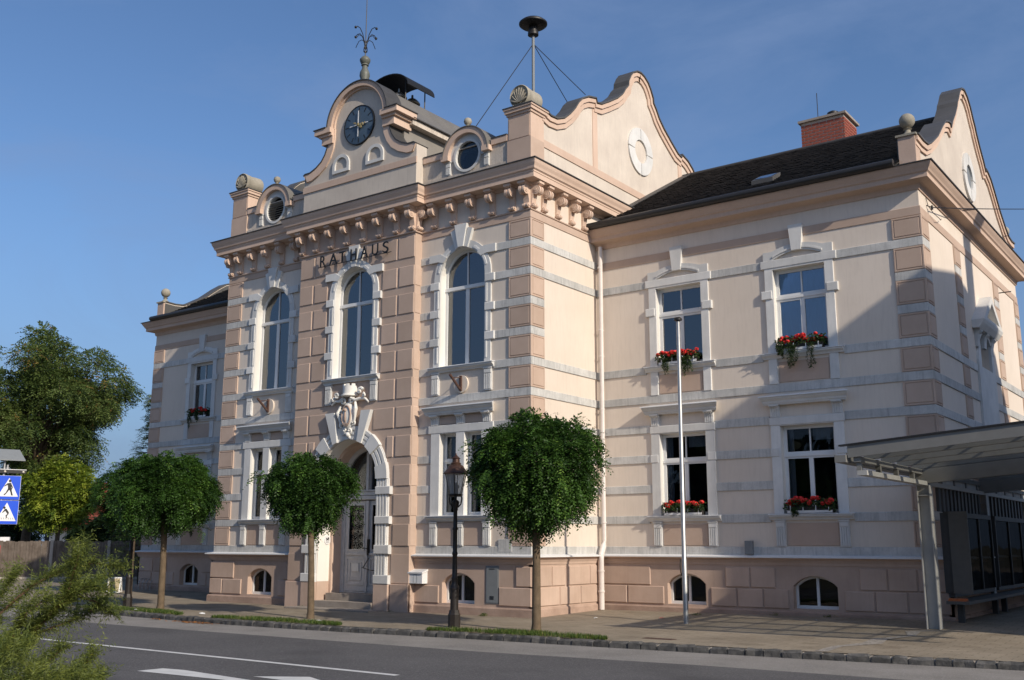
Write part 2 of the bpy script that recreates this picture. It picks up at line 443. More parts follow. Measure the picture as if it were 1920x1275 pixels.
def leaves_object(name, quads, tone, mat, parent=None, loc=None):
    """quads: (N,4,3) array; tone: (N,) picks each leaf's colour"""
    n = len(quads)
    me = bpy.data.meshes.new(name)
    me.vertices.add(n * 4); me.vertices.foreach_set('co', quads.reshape(-1).astype(np.float32))
    me.loops.add(n * 4); me.loops.foreach_set('vertex_index', np.arange(n * 4, dtype=np.int32))
    me.polygons.add(n); me.polygons.foreach_set('loop_start', np.arange(0, n * 4, 4, dtype=np.int32))
    me.update(calc_edges=True)
    at = me.attributes.new('tone', 'FLOAT', 'FACE'); at.data.foreach_set('value', np.clip(tone, 0, 1).astype(np.float32))
    me.materials.append(M[mat])
    return link(name, me, parent, loc)
def unit(a): return a / (np.linalg.norm(a, axis=-1, keepdims=True) + 1e-9)
def rand_dirs(n): return unit(nrg.normal(size=(n, 3)))
def frond_quads(P, Dr, L, K, ll, lw, droop=0.4, jitter=0.25):
    """pinnate leaves: K leaflets along each stalk; returns (N*K,4,3)"""
    N = len(P)
    L = np.asarray(L).reshape(-1, 1, 1) * np.ones((N, 1, 1))
    t = (np.arange(K) + 1.0).reshape(1, K, 1) / K
    Dr = unit(Dr)
    S = unit(np.cross(Dr, np.array([0, 0, 1.0])) + nrg.normal(scale=0.25, size=(N, 3)))
    pos = P[:, None, :] + Dr[:, None, :] * L * t + np.array([0, 0, -1.0]) * (droop * L * t * t)
    sg = np.where(np.arange(K) % 2 == 0, 1.0, -1.0).reshape(1, K, 1)
    ld = unit(S[:, None, :] * sg + Dr[:, None, :] * 0.55 + np.array([0, 0, -0.35]) + nrg.normal(scale=jitter, size=(N, K, 3)))
    nr = unit(np.cross(Dr, S)[:, None, :] + nrg.normal(scale=0.35, size=(N, K, 3)))
    wd = unit(np.cross(ld, nr))
    l_ = ll * nrg.uniform(0.75, 1.2, size=(N, K, 1)); w_ = lw * nrg.uniform(0.8, 1.15, size=(N, K, 1))
    q = np.stack([pos, pos + ld * l_ * 0.5 + wd * w_ * 0.5, pos + ld * l_, pos + ld * l_ * 0.5 - wd * w_ * 0.5], axis=2)
    return q.reshape(-1, 4, 3)

# ------------------------------------------------------------------ the town hall
hall = empty('town_hall', (0, 0, 0), 'two-storey cream and brown town hall with clock gable and RATHAUS lettering', 'town hall')
XB, XD, XE = -11.476, 8.398, -19.626      # corners: central block left, right wing end, left wing end
XC = (XB + 0.0) / 2                       # axis of symmetry
D1, YE, YC = 3.058, 13.78, 11.3           # wing wall plane, wing rear, central block rear
RY = -0.27                                # door bay plane
GX, FX = XC - 2.20, XC + 2.20
ZB = {k: 8.888 - 0.748 * (k - 1) for k in range(1, 11)}   # undersides of the white bands
BH = 0.195
ROWS = [(ZB[k + 1] + BH, ZB[k]) for k in range(1, 10)] + [(1.60, ZB[10])]
FC, FR_, FW = Face('f', 0.0), Face('f', RY), Face('f', D1)
FS, FSL, FE, FEL = Face('r', 0.0), Face('l', XB), Face('r', XD), Face('l', XE)
FRR, FRL = Face('r', FX), Face('l', GX)

def ringseg(m, fn, cx, cz, r0, r1, a0, a1, d0, d1, n=6):
    o = arc(cx, cz, r1, a0, a1, n) + arc(cx, cz, r0, a1, a0, n)
    return m.plate(fn, o, [], d0, d1)
def poly(m, fn, pts, d0, d1): return m.plate(fn, pts, [], d0, d1)

CW = [-2.12, 2 * XC + 2.12]               # window axes either side of the door bay
def bas_open(c): return segarch(c, 0.52, 0.24, 0.74, 0.24)
def cen_up(c): return arch(c, 0.75, 6.06, 8.41)
CL_OP = [(-0.68, -0.12), (0.12, 0.68)]
def cen_lo(c): return [rect(c + a, c + b, 2.33, 4.39) for a, b in CL_OP]
def wing_up(c): return rect(c - 0.64, c + 0.64, 6.06, 8.11)
def wing_lo(c): return rect(c - 0.64, c + 0.64, 2.33, 4.37)

def wall_piece(F, name, outline, holes, mat='wall', t=0.45):
    return MB().plate(F.fn, outline, holes, -t, 0).build(name, mat, hall)
# central block walls
for (u0, u1, c) in ((FX, 0.0, CW[0]), (XB, GX, CW[1])):
    wall_piece(FC, 'wall', rect(u0, u1, -0.3, 10.6), [bas_open(c), cen_up(c)] + cen_lo(c))
DOOR_OUT = arch(XC, 1.075, -0.05, 3.31, 24)
wall_piece(FR_, 'wall', rect(GX, FX, -0.3, 10.6), [arch(XC, 0.75, 6.06, 8.41), [(a, max(b, -0.02)) for a, b in DOOR_OUT]], 'brown', 0.47)
wall_piece(FS, 'wall', rect(0.45, YC, -0.3, 10.6), [])
wall_piece(FSL, 'wall', rect(0.45, YC, -0.3, 10.6), [])
MB().box(XB + 0.45, -0.45, YC - 0.4, YC, -0.3, 12).build('wall', 'wall', hall)
# wings
WCR = [2.43, 5.58]
WCL = [XB - 2.28, XB - 5.22]
END_OP = arch(8.42, 0.62, 6.06, 6.75)
wall_piece(FW, 'wall', rect(0.0, XD, -0.3, 9.7), [q for c in WCR for q in (bas_open(c), wing_up(c), wing_lo(c))])
wall_piece(FW, 'wall', rect(XE, XB, -0.3, 9.7), [q for c in WCL for q in (bas_open(c), wing_up(c), wing_lo(c))])
wall_piece(FE, 'wall', rect(D1 + 0.45, YE, -0.3, 9.7), [END_OP])
wall_piece(FEL, 'wall', rect(D1 + 0.45, YE, -0.3, 9.7), [])
for x0, x1 in ((0.001, XD - 0.45), (XE + 0.45, XB - 0.001)):
    MB().box(x0, x1, YE - 0.4, YE, -0.3, 9.7).build('wall', 'wall', hall)

# ---- plinth, its foot and its white ledge
LEDGE = [(-0.05, 1.30), (0.10, 1.30), (0.115, 1.325), (0.175, 1.355), (0.185, 1.375), (-0.05, 1.375)]
LEDTOP = [(-0.05, 1.377), (0.205, 1.357), (0.205, 1.385), (0.0, 1.425), (-0.05, 1.425)]
BEDM = [(-0.05, 1.19), (0.075, 1.19), (0.085, 1.24), (0.12, 1.30), (-0.05, 1.30)]
PL = 0.06
def plinth(F, u0, u1, holes, m0=0, m1=0):
    e0, e1 = u0 + m0 * PL, u1 + m1 * PL
    MB().plate(F.fn, rect(e0, e1, -0.3, 1.20), holes, -0.03, PL).build('plinth_wall', 'plinth', hall)
    MB().mould(F.fn, [(-0.02, -0.3), (0.115, -0.3), (0.115, 0.17), (0.09, 0.205), (-0.02, 0.205)], u0, u1, m0, m1).build('plinth_foot', 'foot', hall)
    MB().mould(F.fn, BEDM, u0, u1, m0, m1).build('plinth_moulding', 'plinth', hall)
    MB().mould(F.fn, LEDGE, u0, u1, m0, m1).build('plinth_moulding', 'peach', hall)
    MB().mould(F.fn, LEDTOP, u0, u1, m0, m1).build('plinth_ledge', 'ledge', hall)
def fit(F, holes): return [[(a, b) for a, b in h] for h in holes]
plinth(FC, FX, 0.0, fit(FC, [bas_open(CW[0])]), 0, 1)
plinth(FC, XB, GX, fit(FC, [bas_open(CW[1])]), -1, 0)
plinth(FS, 0.0, D1, [], -1, -1)
plinth(FSL, 0.0, D1, [], -1, -1)
plinth(FW, 0.0, XD, [bas_open(c) for c in WCR], 1, 1)
plinth(FW, XE, XB, [bas_open(c) for c in WCL], -1, -1)
plinth(FE, D1, YE, [], -1, 1)
plinth(FEL, D1, YE, [], -1, 1)
U1, U2 = (0.69, 1.14), (0.245, 0.66)      # the two courses of plinth stones
def stones(F, row, spans):
    for a, b in spans:
        block(F, 'plinth_stone', hall, min(a, b), max(a, b), row[0], row[1], 0.03, 'plinth', 0.014, at=PL)
stones(FW, U1, [(0.12, 1.47), (3.46, 4.05), (4.085, 4.67), (6.59, 7.16), (7.195, 7.78), (7.815, 8.42)])
stones(FW, U2, [(0.12, 0.80), (0.84, 1.83), (3.08, 3.71), (3.75, 4.35), (4.39, 4.97), (6.24, 6.87), (6.91, 7.55), (7.59, 8.42)])
mirL = lambda a: XB - a * 0.963
stones(FW, U1, [(mirL(a), mirL(b)) for a, b in [(3.46, 4.05), (4.085, 4.67), (6.75, 7.55), (7.59, 8.42)]] + [(XB - 1.5, XB - 0.12)])
stones(FW, U2, [(mirL(a), mirL(b)) for a, b in [(3.1, 3.71), (3.75, 4.35), (4.39, 4.7), (6.3, 7.0), (7.04, 7.6), (7.64, 8.42)]] + [(XB - 1.5, XB - 0.12)])
stones(FC, U1, [(-0.375, 0.055)])
stones(FC, U2, [(-3.52, -2.72), (-0.87, 0.055)])
stones(FC, U1, [(XB - 0.055, XB + 1.0), (GX - 0.42, GX - 0.03)])
stones(FC, U2, [(XB - 0.055, XB + 0.5), (XB + 0.54, XB + 1.35), (GX - 0.62, GX - 0.12)])
stones(FS, U1, [(-0.06, 0.73), (0.76, 1.30), (1.40, 2.42), (2.45, 2.95)])
stones(FS, U2, [(-0.06, 1.05), (1.09, 1.98), (2.02, 2.95)])
stones(FE, U1, [(3.0 + i * 0.9, 3.86 + i * 0.9) for i in range(11)])
stones(FE, U2, [(3.0 + 0.45 + i * 0.9, 3.86 + 0.45 + i * 0.9) for i in range(11)])

# ---- white bands and brown quoins
def band(F, k, u0, u1, t=0.028, mat='band'):
    z = ZB[k] if k in ZB else 1.415
    if u1 - u0 > 0.03: block(F, 'band', hall, u0, u1, z, z + BH - (0.008 if k == 0 else 0), t, mat, 0.006)
def split(u0, u1, cuts):
    cuts = sorted(cuts); out = []; a = u0
    for c0, c1 in cuts:
        if c0 > a: out.append((a, c0))
        a = max(a, c1)
    if a < u1: out.append((a, u1))
    return out
def quoins(F, u0, u1, rows, name='quoin_stone'):
    for z0, z1 in rows:
        block(F, name, hall, u0, u1, z0 + 0.008, z1 - 0.008, 0.034, 'brown', 0.008, groove=0.035)
TOPROW_C, TOPROW_W = (ZB[1] + BH, 9.575), (ZB[2] + BH, 8.835)
# central block fronts
for c, (u0, u1) in zip(CW, ((FX, 0.0), (XB, GX))):
    right = u1 == 0.0
    e0, e1 = (u0, u1 + 0.027) if right else (u0 - 0.027, u1)
    band(FC, 0, e0, e1)
    for k in range(1, 11):
        hw = {1: 1.09, 5: 1.02, 6: -1, 7: 1.03, 8: 0.94, 9: 0.94, 10: 1.03}.get(k, 1.045)
        for a, b in (split(e0, e1, [(c - hw, c + hw)]) if hw > 0 else [(e0, e1)]): band(FC, k, a, b)
    q0, q1 = (-0.645, 0.032) if right else (XB - 0.032, XB + 0.645)
    quoins(FC, q0, q1, [TOPROW_C] + ROWS)
# central block sides
for F in (FS, FSL):
    band(F, 0, 0.0, D1)
    for k in range(1, 11):
        band(F, k, 0.0, 0.56 if k in (3, 4) else D1)
    quoins(F, 0.0, 0.555, [TOPROW_C] + ROWS)
# wings
def wing_trim(F, u0, u1, centres, q0, q1, far_hi):
    cut = lambda hw: split(u0, u1, [(c - hw, c + hw) for c in centres])
    band(F, 0, u0, u1); band(F, 6, u0, u1)
    for k, hw in ((2, 0.91), (5, 0.965), (7, 0.885), (8, 0.862), (9, 0.862), (10, 0.965)):
        for a, b in cut(hw): band(F, k, a, b)
    for k in (3, 4): band(F, k, q0, q1)
    quoins(F, q0, q1, [TOPROW_W] + ROWS[1:])
    block(F, 'brown_band', hall, u0, u1, 8.84, 9.04, 0.02, 'brown', 0.006)
wing_trim(FW, 0.0, XD + 0.027, WCR, XD - 0.62, XD + 0.032, True)
wing_trim(FW, XE - 0.027, XB, WCL, XE - 0.032, XE + 0.6, True)
for F in (FE, FEL):
    block(F, 'brown_band', hall, D1, YE, 8.84, 9.04, 0.02, 'brown', 0.006)
    cols = [(D1, 3.62), (5.93, 6.53), (10.31, 10.91), (13.2, YE)]
    for a, b in cols:
        quoins(F, a, b, [TOPROW_W] + ROWS[1:])
        for k in (2, 3, 4): band(F, k, a, b)
    for k in (5, 6, 7, 8, 9, 10):
        for a, b in split(D1, YE, [(7.45, 9.39)] if k < 8 and F is FE else []): band(F, k, a, b)
    band(F, 0, D1, YE)

# ---- main cornices
CORN = [(-0.1, 10.40), (0.05, 10.40), (0.07, 10.47), (0.31, 10.485), (0.33, 10.485), (0.33, 10.60), (0.345, 10.615), (0.345, 10.65), (0.385, 10.68), (0.40, 10.74), (0.435, 10.81), (0.45, 10.86), (0.455, 10.90), (-0.1, 10.90)]
CFLASH = [(-0.1, 10.902), (0.485, 10.902), (0.485, 10.925), (0.0, 10.985), (-0.1, 10.985)]
def run(name, mat, prof):
    for F, u0, u1, m0, m1 in ((FC, XB, GX, -1, -1), (FC, FX, 0.0, 1, 1), (FR_, GX, FX, -1, 1), (FRR, RY, 0.0, -1, -1), (FRL, RY, 0.0, -1, -1), (FS, 0.0, YC, -1, 0), (FSL, 0.0, YC, -1, 0)):
        MB().mould(F.fn, prof, u0, u1, m0, m1).build(name, mat, hall)
run('cornice', 'peach', CORN)
run('cornice_flashing', 'darkmetal', CFLASH)
run('string_moulding', 'peach', [(-0.05, 9.775), (0.045, 9.775), (0.055, 9.80), (0.035, 9.815), (-0.05, 9.815)])
for F, u0, u1 in ((FC, XB, GX), (FC, FX, 0.0), (FS, 0.0, D1 + 0.3), (FSL, 0.0, D1 + 0.3)):
    block(F, 'brown_band', hall, u0 - (0.02 if F is FC and u0 == XB else 0), u1 + (0.02 if F is FC and u1 == 0 else 0), 9.583, 9.776, 0.022, 'brown', 0.006)
WCORN = [(-0.1, 9.42), (0.03, 9.42), (0.045, 9.47), (0.055, 9.53), (0.09, 9.555), (0.275, 9.585), (0.29, 9.585), (0.29, 9.685), (0.305, 9.70), (0.325, 9.715), (0.345, 9.76), (0.385, 9.82), (0.41, 9.865), (0.415, 9.895), (-0.1, 9.895)]
WFLASH = [(-0.1, 9.897), (0.445, 9.897), (0.445, 9.92), (0.0, 9.965), (-0.1, 9.965)]
for prof, nm, mt in ((WCORN, 'cornice', 'peach'), (WFLASH, 'cornice_flashing', 'darkmetal')):
    MB().mould(FW.fn, prof, 0.02, XD, 0, 1).build(nm, mt, hall)
    MB().mould(FW.fn, prof, XE, XB - 0.02, -1, 0).build(nm, mt, hall)
    MB().mould(FE.fn, prof, D1, YE, -1, 1).build(nm, mt, hall)
    MB().mould(FEL.fn, prof, D1, YE, -1, 1).build(nm, mt, hall)

# ---- scrolled consoles under the central cornice
def console_mesh(F):
    def prof(s):
        p = [(0.0, 10.47), (0.27, 10.47), (0.27, 10.395), (0.245, 10.385)]
        p += [(0.165 + 0.118 * s * math.cos(R(a)), 10.265 + 0.118 * s * math.sin(R(a))) for a in range(70, -131, -20)]
        p += [(0.072, 10.11), (0.055, 10.03), (0.045, 9.96)]
        p += [(0.065 + 0.056 * s * math.cos(R(a)), 9.885 + 0.056 * s * math.sin(R(a))) for a in range(110, -101, -30)]
        return p + [(0.0, 9.82)]
    m = MB(); fn = lambda u, d, z: F.lf(u, d, z - 10.0)
    for a, b, s in ((-0.085, -0.02, 1.0), (-0.02, 0.02, 0.84), (0.02, 0.085, 1.0)):
        m.prism([fn(a, d, z) for d, z in prof(s)], [fn(b, d, z) for d, z in prof(s)])
    m.fbox(fn, -0.105, 0.105, 0.0, 0.29, 10.41, 10.472)
    for sg in (-1, 1):
        for cd, cz, rr in ((0.165, 10.265, 0.075), (0.165, 10.265, 0.035), (0.065, 9.885, 0.03)):
            q = 0.012 if rr > 0.05 else 0.024
            m.prism([fn(sg * 0.08, cd + rr * math.cos(R(a)), cz + rr * math.sin(R(a))) for a in range(0, 360, 30)],
                    [fn(sg * (0.085 + q), cd + rr * math.cos(R(a)), cz + rr * math.sin(R(a))) for a in range(0, 360, 30)])
    return m.mesh('console', 'peach')
def consoles(F, us):
    me = shared(('console', F.k), lambda: console_mesh(F))
    for u in us: link('console', me, hall, F.fn(u, 0.0, 10.0))
consoles(FC, [-3.06, -2.42, -1.785, -1.155, -0.525, -0.09])
consoles(FC, [2 * XC - u for u in (-3.06, -2.42, -1.785, -1.155, -0.525, -0.09)])
consoles(FR_, [GX + 0.09, -7.29, -6.67, -6.055, -5.42, -4.81, -4.19, FX - 0.09])
consoles(FS, [0.09, 0.54, 1.176, 1.813, 2.425])
consoles(FSL, [0.09, 0.54, 1.176, 1.813, 2.425])
consoles(FRR, [RY + 0.09]); consoles(FRL, [RY + 0.09])

# ---- windows
def pane_poly(m, fn, pts, d): return m.plate(fn, pts, [], d - 0.004, d)
def curtain(F, win, u0, u1, z0, z1, d, mat='curtain', amp=0.022):
    n = max(8, int((u1 - u0) / 0.035)); m = MB(); P = []
    for j, z in enumerate((z0, z1)):
        for i in range(n + 1):
            u = u0 + (u1 - u0) * i / n
            P.append(F.fn(u, d + amp * math.sin(i * 1.35 + u * 3) + amp * 0.5 * math.sin(i * 0.5), z))
    fs = [(i, i + 1, i + n + 2, i + n + 1) for i in range(n)]
    m.add(P, fs, True)
    return link('curtain', m.mesh('curtain', mat, False), win)
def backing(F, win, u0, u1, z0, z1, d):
    return MB().fbox(F.fn, u0, u1, d - 0.02, d, z0, z1).build('room_shade_sheet', 'darkroom', win)  # flat sheet painting the unlit room dark behind the glass
def make_window(F, outer, holes, d, glass='glass', mull=None):
    w = MB().plate(F.fn, outer, holes, d - 0.07, d).build('window', 'paintwood', hall)
    for h in holes:
        us = [a for a, b in h]; zs = [b for a, b in h]
        pane_poly(MB(), F.fn, h, d - 0.03).build('pane', glass, w) if False else None
        m = MB(); m.plate(F.fn, h, [], d - 0.034, d - 0.03); m.build('pane', glass, w)
    for (a, b, c0, c1) in (mull or []):
        MB().fbox(F.fn, a, b, d + 0.001, d + 0.022, c0, c1).build('glazing_bar', 'paintwood', w)
    return w
def quarter(uc, r, z0, zs, side, gap):
    """half of an arched light, left or right of the thin centre bar"""
    pts = arc(uc, zs, r, 90, 0 if side > 0 else 180, 12)
    pts = [(uc + side * max(gap, abs(a - uc)), b) for a, b in pts]
    return [(uc + side * gap, z0)] + pts + [(uc + side * r, z0)]
def fluted(F, u0, u1, z0, z1, t, name='pilaster', head=0.14):
    m = MB(); w = u1 - u0
    m.fbox(F.fn, u0, u1, -0.02, t, z0, z1)
    m.fbox(F.fn, u0 - 0.012, u1 + 0.012, -0.02, t + 0.03, z1 - 0.03, z1 - 0.001)
    m.fbox(F.fn, u0 + 0.01, u1 - 0.01, -0.02, t + 0.022, z1 - head, z1 - 0.05)
    for i in range(4):
        a = u0 + w * (0.06 + 0.235 * i)
        m.fbox(F.fn, a, a + w * 0.13, t - 0.005, t + 0.02, z0 + 0.03, z1 - head - 0.02)
    return m.build(name, 'white', hall)
def bracket(F, u0, u1, z0, z1):
    """small fluted console carrying a window hood"""
    m = MB(); w = u1 - u0; h = z1 - z0
    pr = [(-0.02, z0), (0.05, z0), (0.055, z0 + h * 0.45), (0.085, z0 + h * 0.75), (0.15, z1 - 0.03), (0.15, z1), (-0.02, z1)]
    m.mould(F.fn, pr, u0, u1)
    for i in range(4):
        a = u0 + w * (0.06 + 0.235 * i)
        m.mould(F.fn, [(d + 0.014, min(z, z1 - 0.05)) for d, z in pr[1:6]] + [(0.0, z1 - 0.05), (0.0, z0)], a, a + w * 0.13)
    return m.build('hood_bracket', 'white', hall)
HOOD = [(-0.02, 4.845), (0.13, 4.845), (0.14, 4.875), (0.155, 4.885), (0.165, 4.93), (0.215, 4.985), (0.225, 5.02), (-0.02, 5.02)]
HOODTOP = [(-0.02, 5.022), (0.255, 5.022), (0.255, 5.045), (-0.02, 5.10)]
def hood(F, u0, u1):
    MB().mould(F.fn, HOOD, u0, u1, -0.6, 0.6).build('window_hood', 'white', hall)
    MB().mould(F.fn, HOODTOP, u0, u1, -0.6, 0.6).build('hood_flashing', 'ledge', hall)
def sill(F, u0, u1, z, t=0.13):
    pr = [(-0.25, z - 0.13), (0.055, z - 0.13), (0.065, z - 0.10), (t - 0.02, z - 0.065), (t, z - 0.05), (t, z - 0.015), (-0.25, z + 0.012)]
    MB().mould(F.fn, pr, u0, u1, 0, 0).build('window_sill', 'white', hall)
    MB().mould(F.fn, [(-0.2, z + 0.012), (t + 0.02, z - 0.013), (t + 0.02, z + 0.003), (-0.2, z + 0.028)], u0 - 0.015, u1 + 0.015).build('sill_flashing', 'ledge', hall)
def brown_panel(F, u0, u1, z0, z1):
    block(F, 'brown_panel', hall, u0, u1, z0, z1, 0.016, 'brown', 0.01)

def arched_window(F, c, kp=0.135, sp=0.095):
    op = arch(c, 0.735, 6.07, 8.42, 20)
    out = [(c - 0.93, 6.07), (c + 0.93, 6.07)] + arc(c, 8.42, 0.93, 0, 180, 20)
    MB().plate(F.fn, out, [[(a * 0.9999 + c * 0.0001, b + 0.001) for a, b in op]], -0.005, 0.045).build('window_surround', 'white', hall)
    MB().plate(F.fn, arch(c, 0.748, 6.062, 8.412, 20), [op], -0.26, -0.006).build('window_reveal', 'reveal', hall)
    # inner bead of the surround
    bead = MB()
    for a0, a1 in ((12, 62), (118, 168)): ringseg(bead, F.fn, c, 8.42, 0.77, 0.83, a0, a1, 0.04, 0.06, 8)
    for z0, z1 in ((7.62, 8.10), (6.88, 7.36), (6.2, 6.61)):
        for sg in (-1, 1): bead.fbox(F.fn, c + sg * 0.77, c + sg * 0.82, 0.04, 0.062, z0, z1)
    bead.build('surround_bead', 'white', hall)
    for k in (2, 3, 4):
        for sg in (-1, 1):
            a, b = sorted((c + sg * 0.745, c + sg * 1.05)); block(F, 'ear_block', hall, a, b, ZB[k] - 0.004, ZB[k] + BH + 0.004, 0.07, 'white', 0.012)
    for sg in (-1, 1):
        t = MB()
        poly(t, F.fn, [(c + sg * 1.09, 8.884), (c + sg * 1.09, 9.087), (c + sg * 0.71, 9.087), (c + sg * 0.50, 8.96), (c + sg * 0.62, 8.835), (c + sg * 0.80, 8.884)][::1 if sg < 0 else -1], -0.02, 0.075)
        t.build('ear_block', 'white', hall)
        s_ = MB(); poly(s_, F.fn, [(c + sg * 0.36, 9.615), (c + sg * 0.21, 9.66), (c + sg * 0.085, 9.17), (c + sg * 0.20, 9.13)], -0.02, sp); s_.build('side_keystone', 'white', hall)
    kk = MB(); poly(kk, F.fn, [(c - 0.2, 9.765), (c + 0.2, 9.765), (c + 0.085, 9.165), (c - 0.085, 9.165)], -0.02, kp)
    kk.build('keystone', 'white', hall)
    g = 0.075
    holes = [rect(c - 0.735 + g, c - 0.055, 6.16, 8.10), rect(c + 0.055, c + 0.735 - g, 6.16, 8.10),
             quarter(c, 0.735 - g, 8.21, 8.42, -1, 0.014), quarter(c, 0.735 - g, 8.21, 8.42, 1, 0.014)]
    w = make_window(F, arch(c, 0.735, 6.07, 8.42, 20), holes, -0.19, 'glass', [(c - 0.74, c + 0.74, 8.115, 8.195)])
    curtain(F, w, c - 0.74, c + 0.74, 6.08, 9.15, -0.38)
    backing(F, w, c - 0.8, c + 0.8, 6.0, 9.25, -0.44)
    sill(F, c - 1.04, c + 1.04, 6.075)
    for sg in (-1, 1):
        a, b = sorted((c + sg * 0.735, c + sg * 0.965)); fluted(F, a, b, 5.375, 5.945, 0.045)
for c in CW: arched_window(FC, c)
arched_window(FR_, XC, 0.085, 0.065)

def double_window(F, c):
    """paired ground-floor lights with a white pillar between"""
    c += 0.0
    L0, L1 = c - 0.95, c + 0.95
    ops = [rect(c - 0.67, c - 0.10, 2.34, 4.385), rect(c + 0.18, c + 0.75, 2.34, 4.385)]
    ops = [rect(c - 0.67, c - 0.13, 2.34, 4.385), rect(c + 0.13, c + 0.67, 2.34, 4.385)]
    MB().plate(F.fn, rect(L0, L1, 2.34, 4.392), ops, -0.005, 0.05).build('window_surround', 'white', hall)
    for o in ops:
        a0, a1 = o[0][0], o[1][0]
        MB().plate(F.fn, rect(a0 - 0.02, a1 + 0.02, 2.325, 4.40), [rect(a0 + 0.001, a1 - 0.001, 2.341, 4.384)], -0.24, -0.006).build('window_reveal', 'reveal', hall)
        w = make_window(F, rect(a0, a1, 2.34, 4.385), [rect(a0 + 0.07, a1 - 0.07, 2.43, 3.64), rect(a0 + 0.07, a1 - 0.07, 3.76, 4.315)], -0.16, 'glassdark', [(a0, a1, 3.675, 3.73)])
        curtain(F, w, a0, a0 + 0.16, 2.36, 4.36, -0.27); curtain(F, w, a0 + 0.02, a1 - 0.02, 3.72, 4.36, -0.29, amp=0.012)
        backing(F, w, a0 - 0.05, a1 + 0.05, 2.3, 4.42, -0.42)
    block(F, 'lintel', hall, c - 1.04, c + 1.04, 4.392, 4.592, 0.06, 'white', 0.012)
    for q in (-0.835, 0.0, 0.835): bracket(F, c + q - 0.125, c + q + 0.125, 4.60, 4.85)
    hood(F, c - 1.0, c + 1.0)
    for a, b in ((c - 0.70, c - 0.14), (c + 0.14, c + 0.70)): brown_panel(F, a, b, 4.61, 4.83)
    sill(F, c - 1.03, c + 1.03, 2.335)
    for q in (-0.84, 0.0, 0.84): fluted(F, c + q - 0.11, c + q + 0.11, 1.61, 2.195, 0.05)
    for a, b in ((c - 0.71, c - 0.13), (c + 0.13, c + 0.71)): brown_panel(F, a, b, 1.625, 2.18)
for c in CW: double_window(FC, c)

def wing_window_upper(F, c):
    op = rect(c - 0.63, c + 0.63, 6.07, 8.10)
    MB().plate(F.fn, rect(c - 0.83, c + 0.83, 6.07, 8.142), [op], -0.005, 0.045).build('window_surround', 'white', hall)
    MB().plate(F.fn, rect(c - 0.645, c + 0.645, 6.055, 8.115), [rect(c - 0.629, c + 0.629, 6.071, 8.099)], -0.20, -0.006).build('window_reveal', 'reveal', hall)
    for sg in (-1, 1):
        a, b = sorted((c + sg * 0.66, c + sg * 0.925)); block(F, 'ear_block', hall, a, b, ZB[3] - 0.004, ZB[3] + BH + 0.006, 0.07, 'white', 0.012)
    block(F, 'lintel', hall, c - 0.92, c + 0.92, 8.141, 8.337, 0.062, 'white', 0.01)
    m = MB()
    o = [(c - 0.845, 8.338), (c - 0.845, 8.545)] + [(c + 0.62 * q, 8.545 + 0.12 * (1 - q * q)) for q in np.linspace(-1, 1, 13)] + [(c + 0.845, 8.545), (c + 0.845, 8.338)]
    o += [(c + 0.60 * q, 8.338 + 0.155 * (1 - q * q)) for q in np.linspace(1, -1, 13)]
    m.plate(F.fn, o, [], -0.02, 0.055); m.build('segmental_hood', 'white', hall)
    m = MB(); m.plate(F.fn, [(c + 0.60 * q, 8.43 + 0.155 * (1 - q * q)) for q in np.linspace(-1, 1, 13)] + [(c + 0.60 * q, 8.385 + 0.155 * (1 - q * q)) for q in np.linspace(1, -1, 13)], [], 0.05, 0.075); m.build('hood_bead', 'white', hall)
    k = MB(); poly(k, F.fn, [(c - 0.175, 9.11), (c + 0.175, 9.11), (c + 0.115, 8.49), (c - 0.115, 8.49)], -0.02, 0.105); k.build('keystone', 'white', hall)
    holes = [rect(c - 0.55, c - 0.05, 6.17, 7.33), rect(c + 0.05, c + 0.55, 6.17, 7.33), rect(c - 0.55, c - 0.014, 7.5, 8.02), rect(c + 0.014, c + 0.55, 7.5, 8.02)]
    w = make_window(F, op, holes, -0.14, 'glass', [(c - 0.63, c + 0.63, 7.385, 7.45)])
    curtain(F, w, c - 0.63, c + 0.63, 6.08, 8.09, -0.31); backing(F, w, c - 0.7, c + 0.7, 6.0, 8.2, -0.40)
    sill(F, c - 0.965, c + 0.965, 6.07)
    for sg in (-1, 1):
        a, b = sorted((c + sg * 0.625, c + sg * 0.835)); block(F, 'apron_pilaster', hall, a, b, 5.345, 5.94, 0.045, 'white', 0.008)
    brown_panel(F, c - 0.60, c + 0.60, 5.37, 5.86)
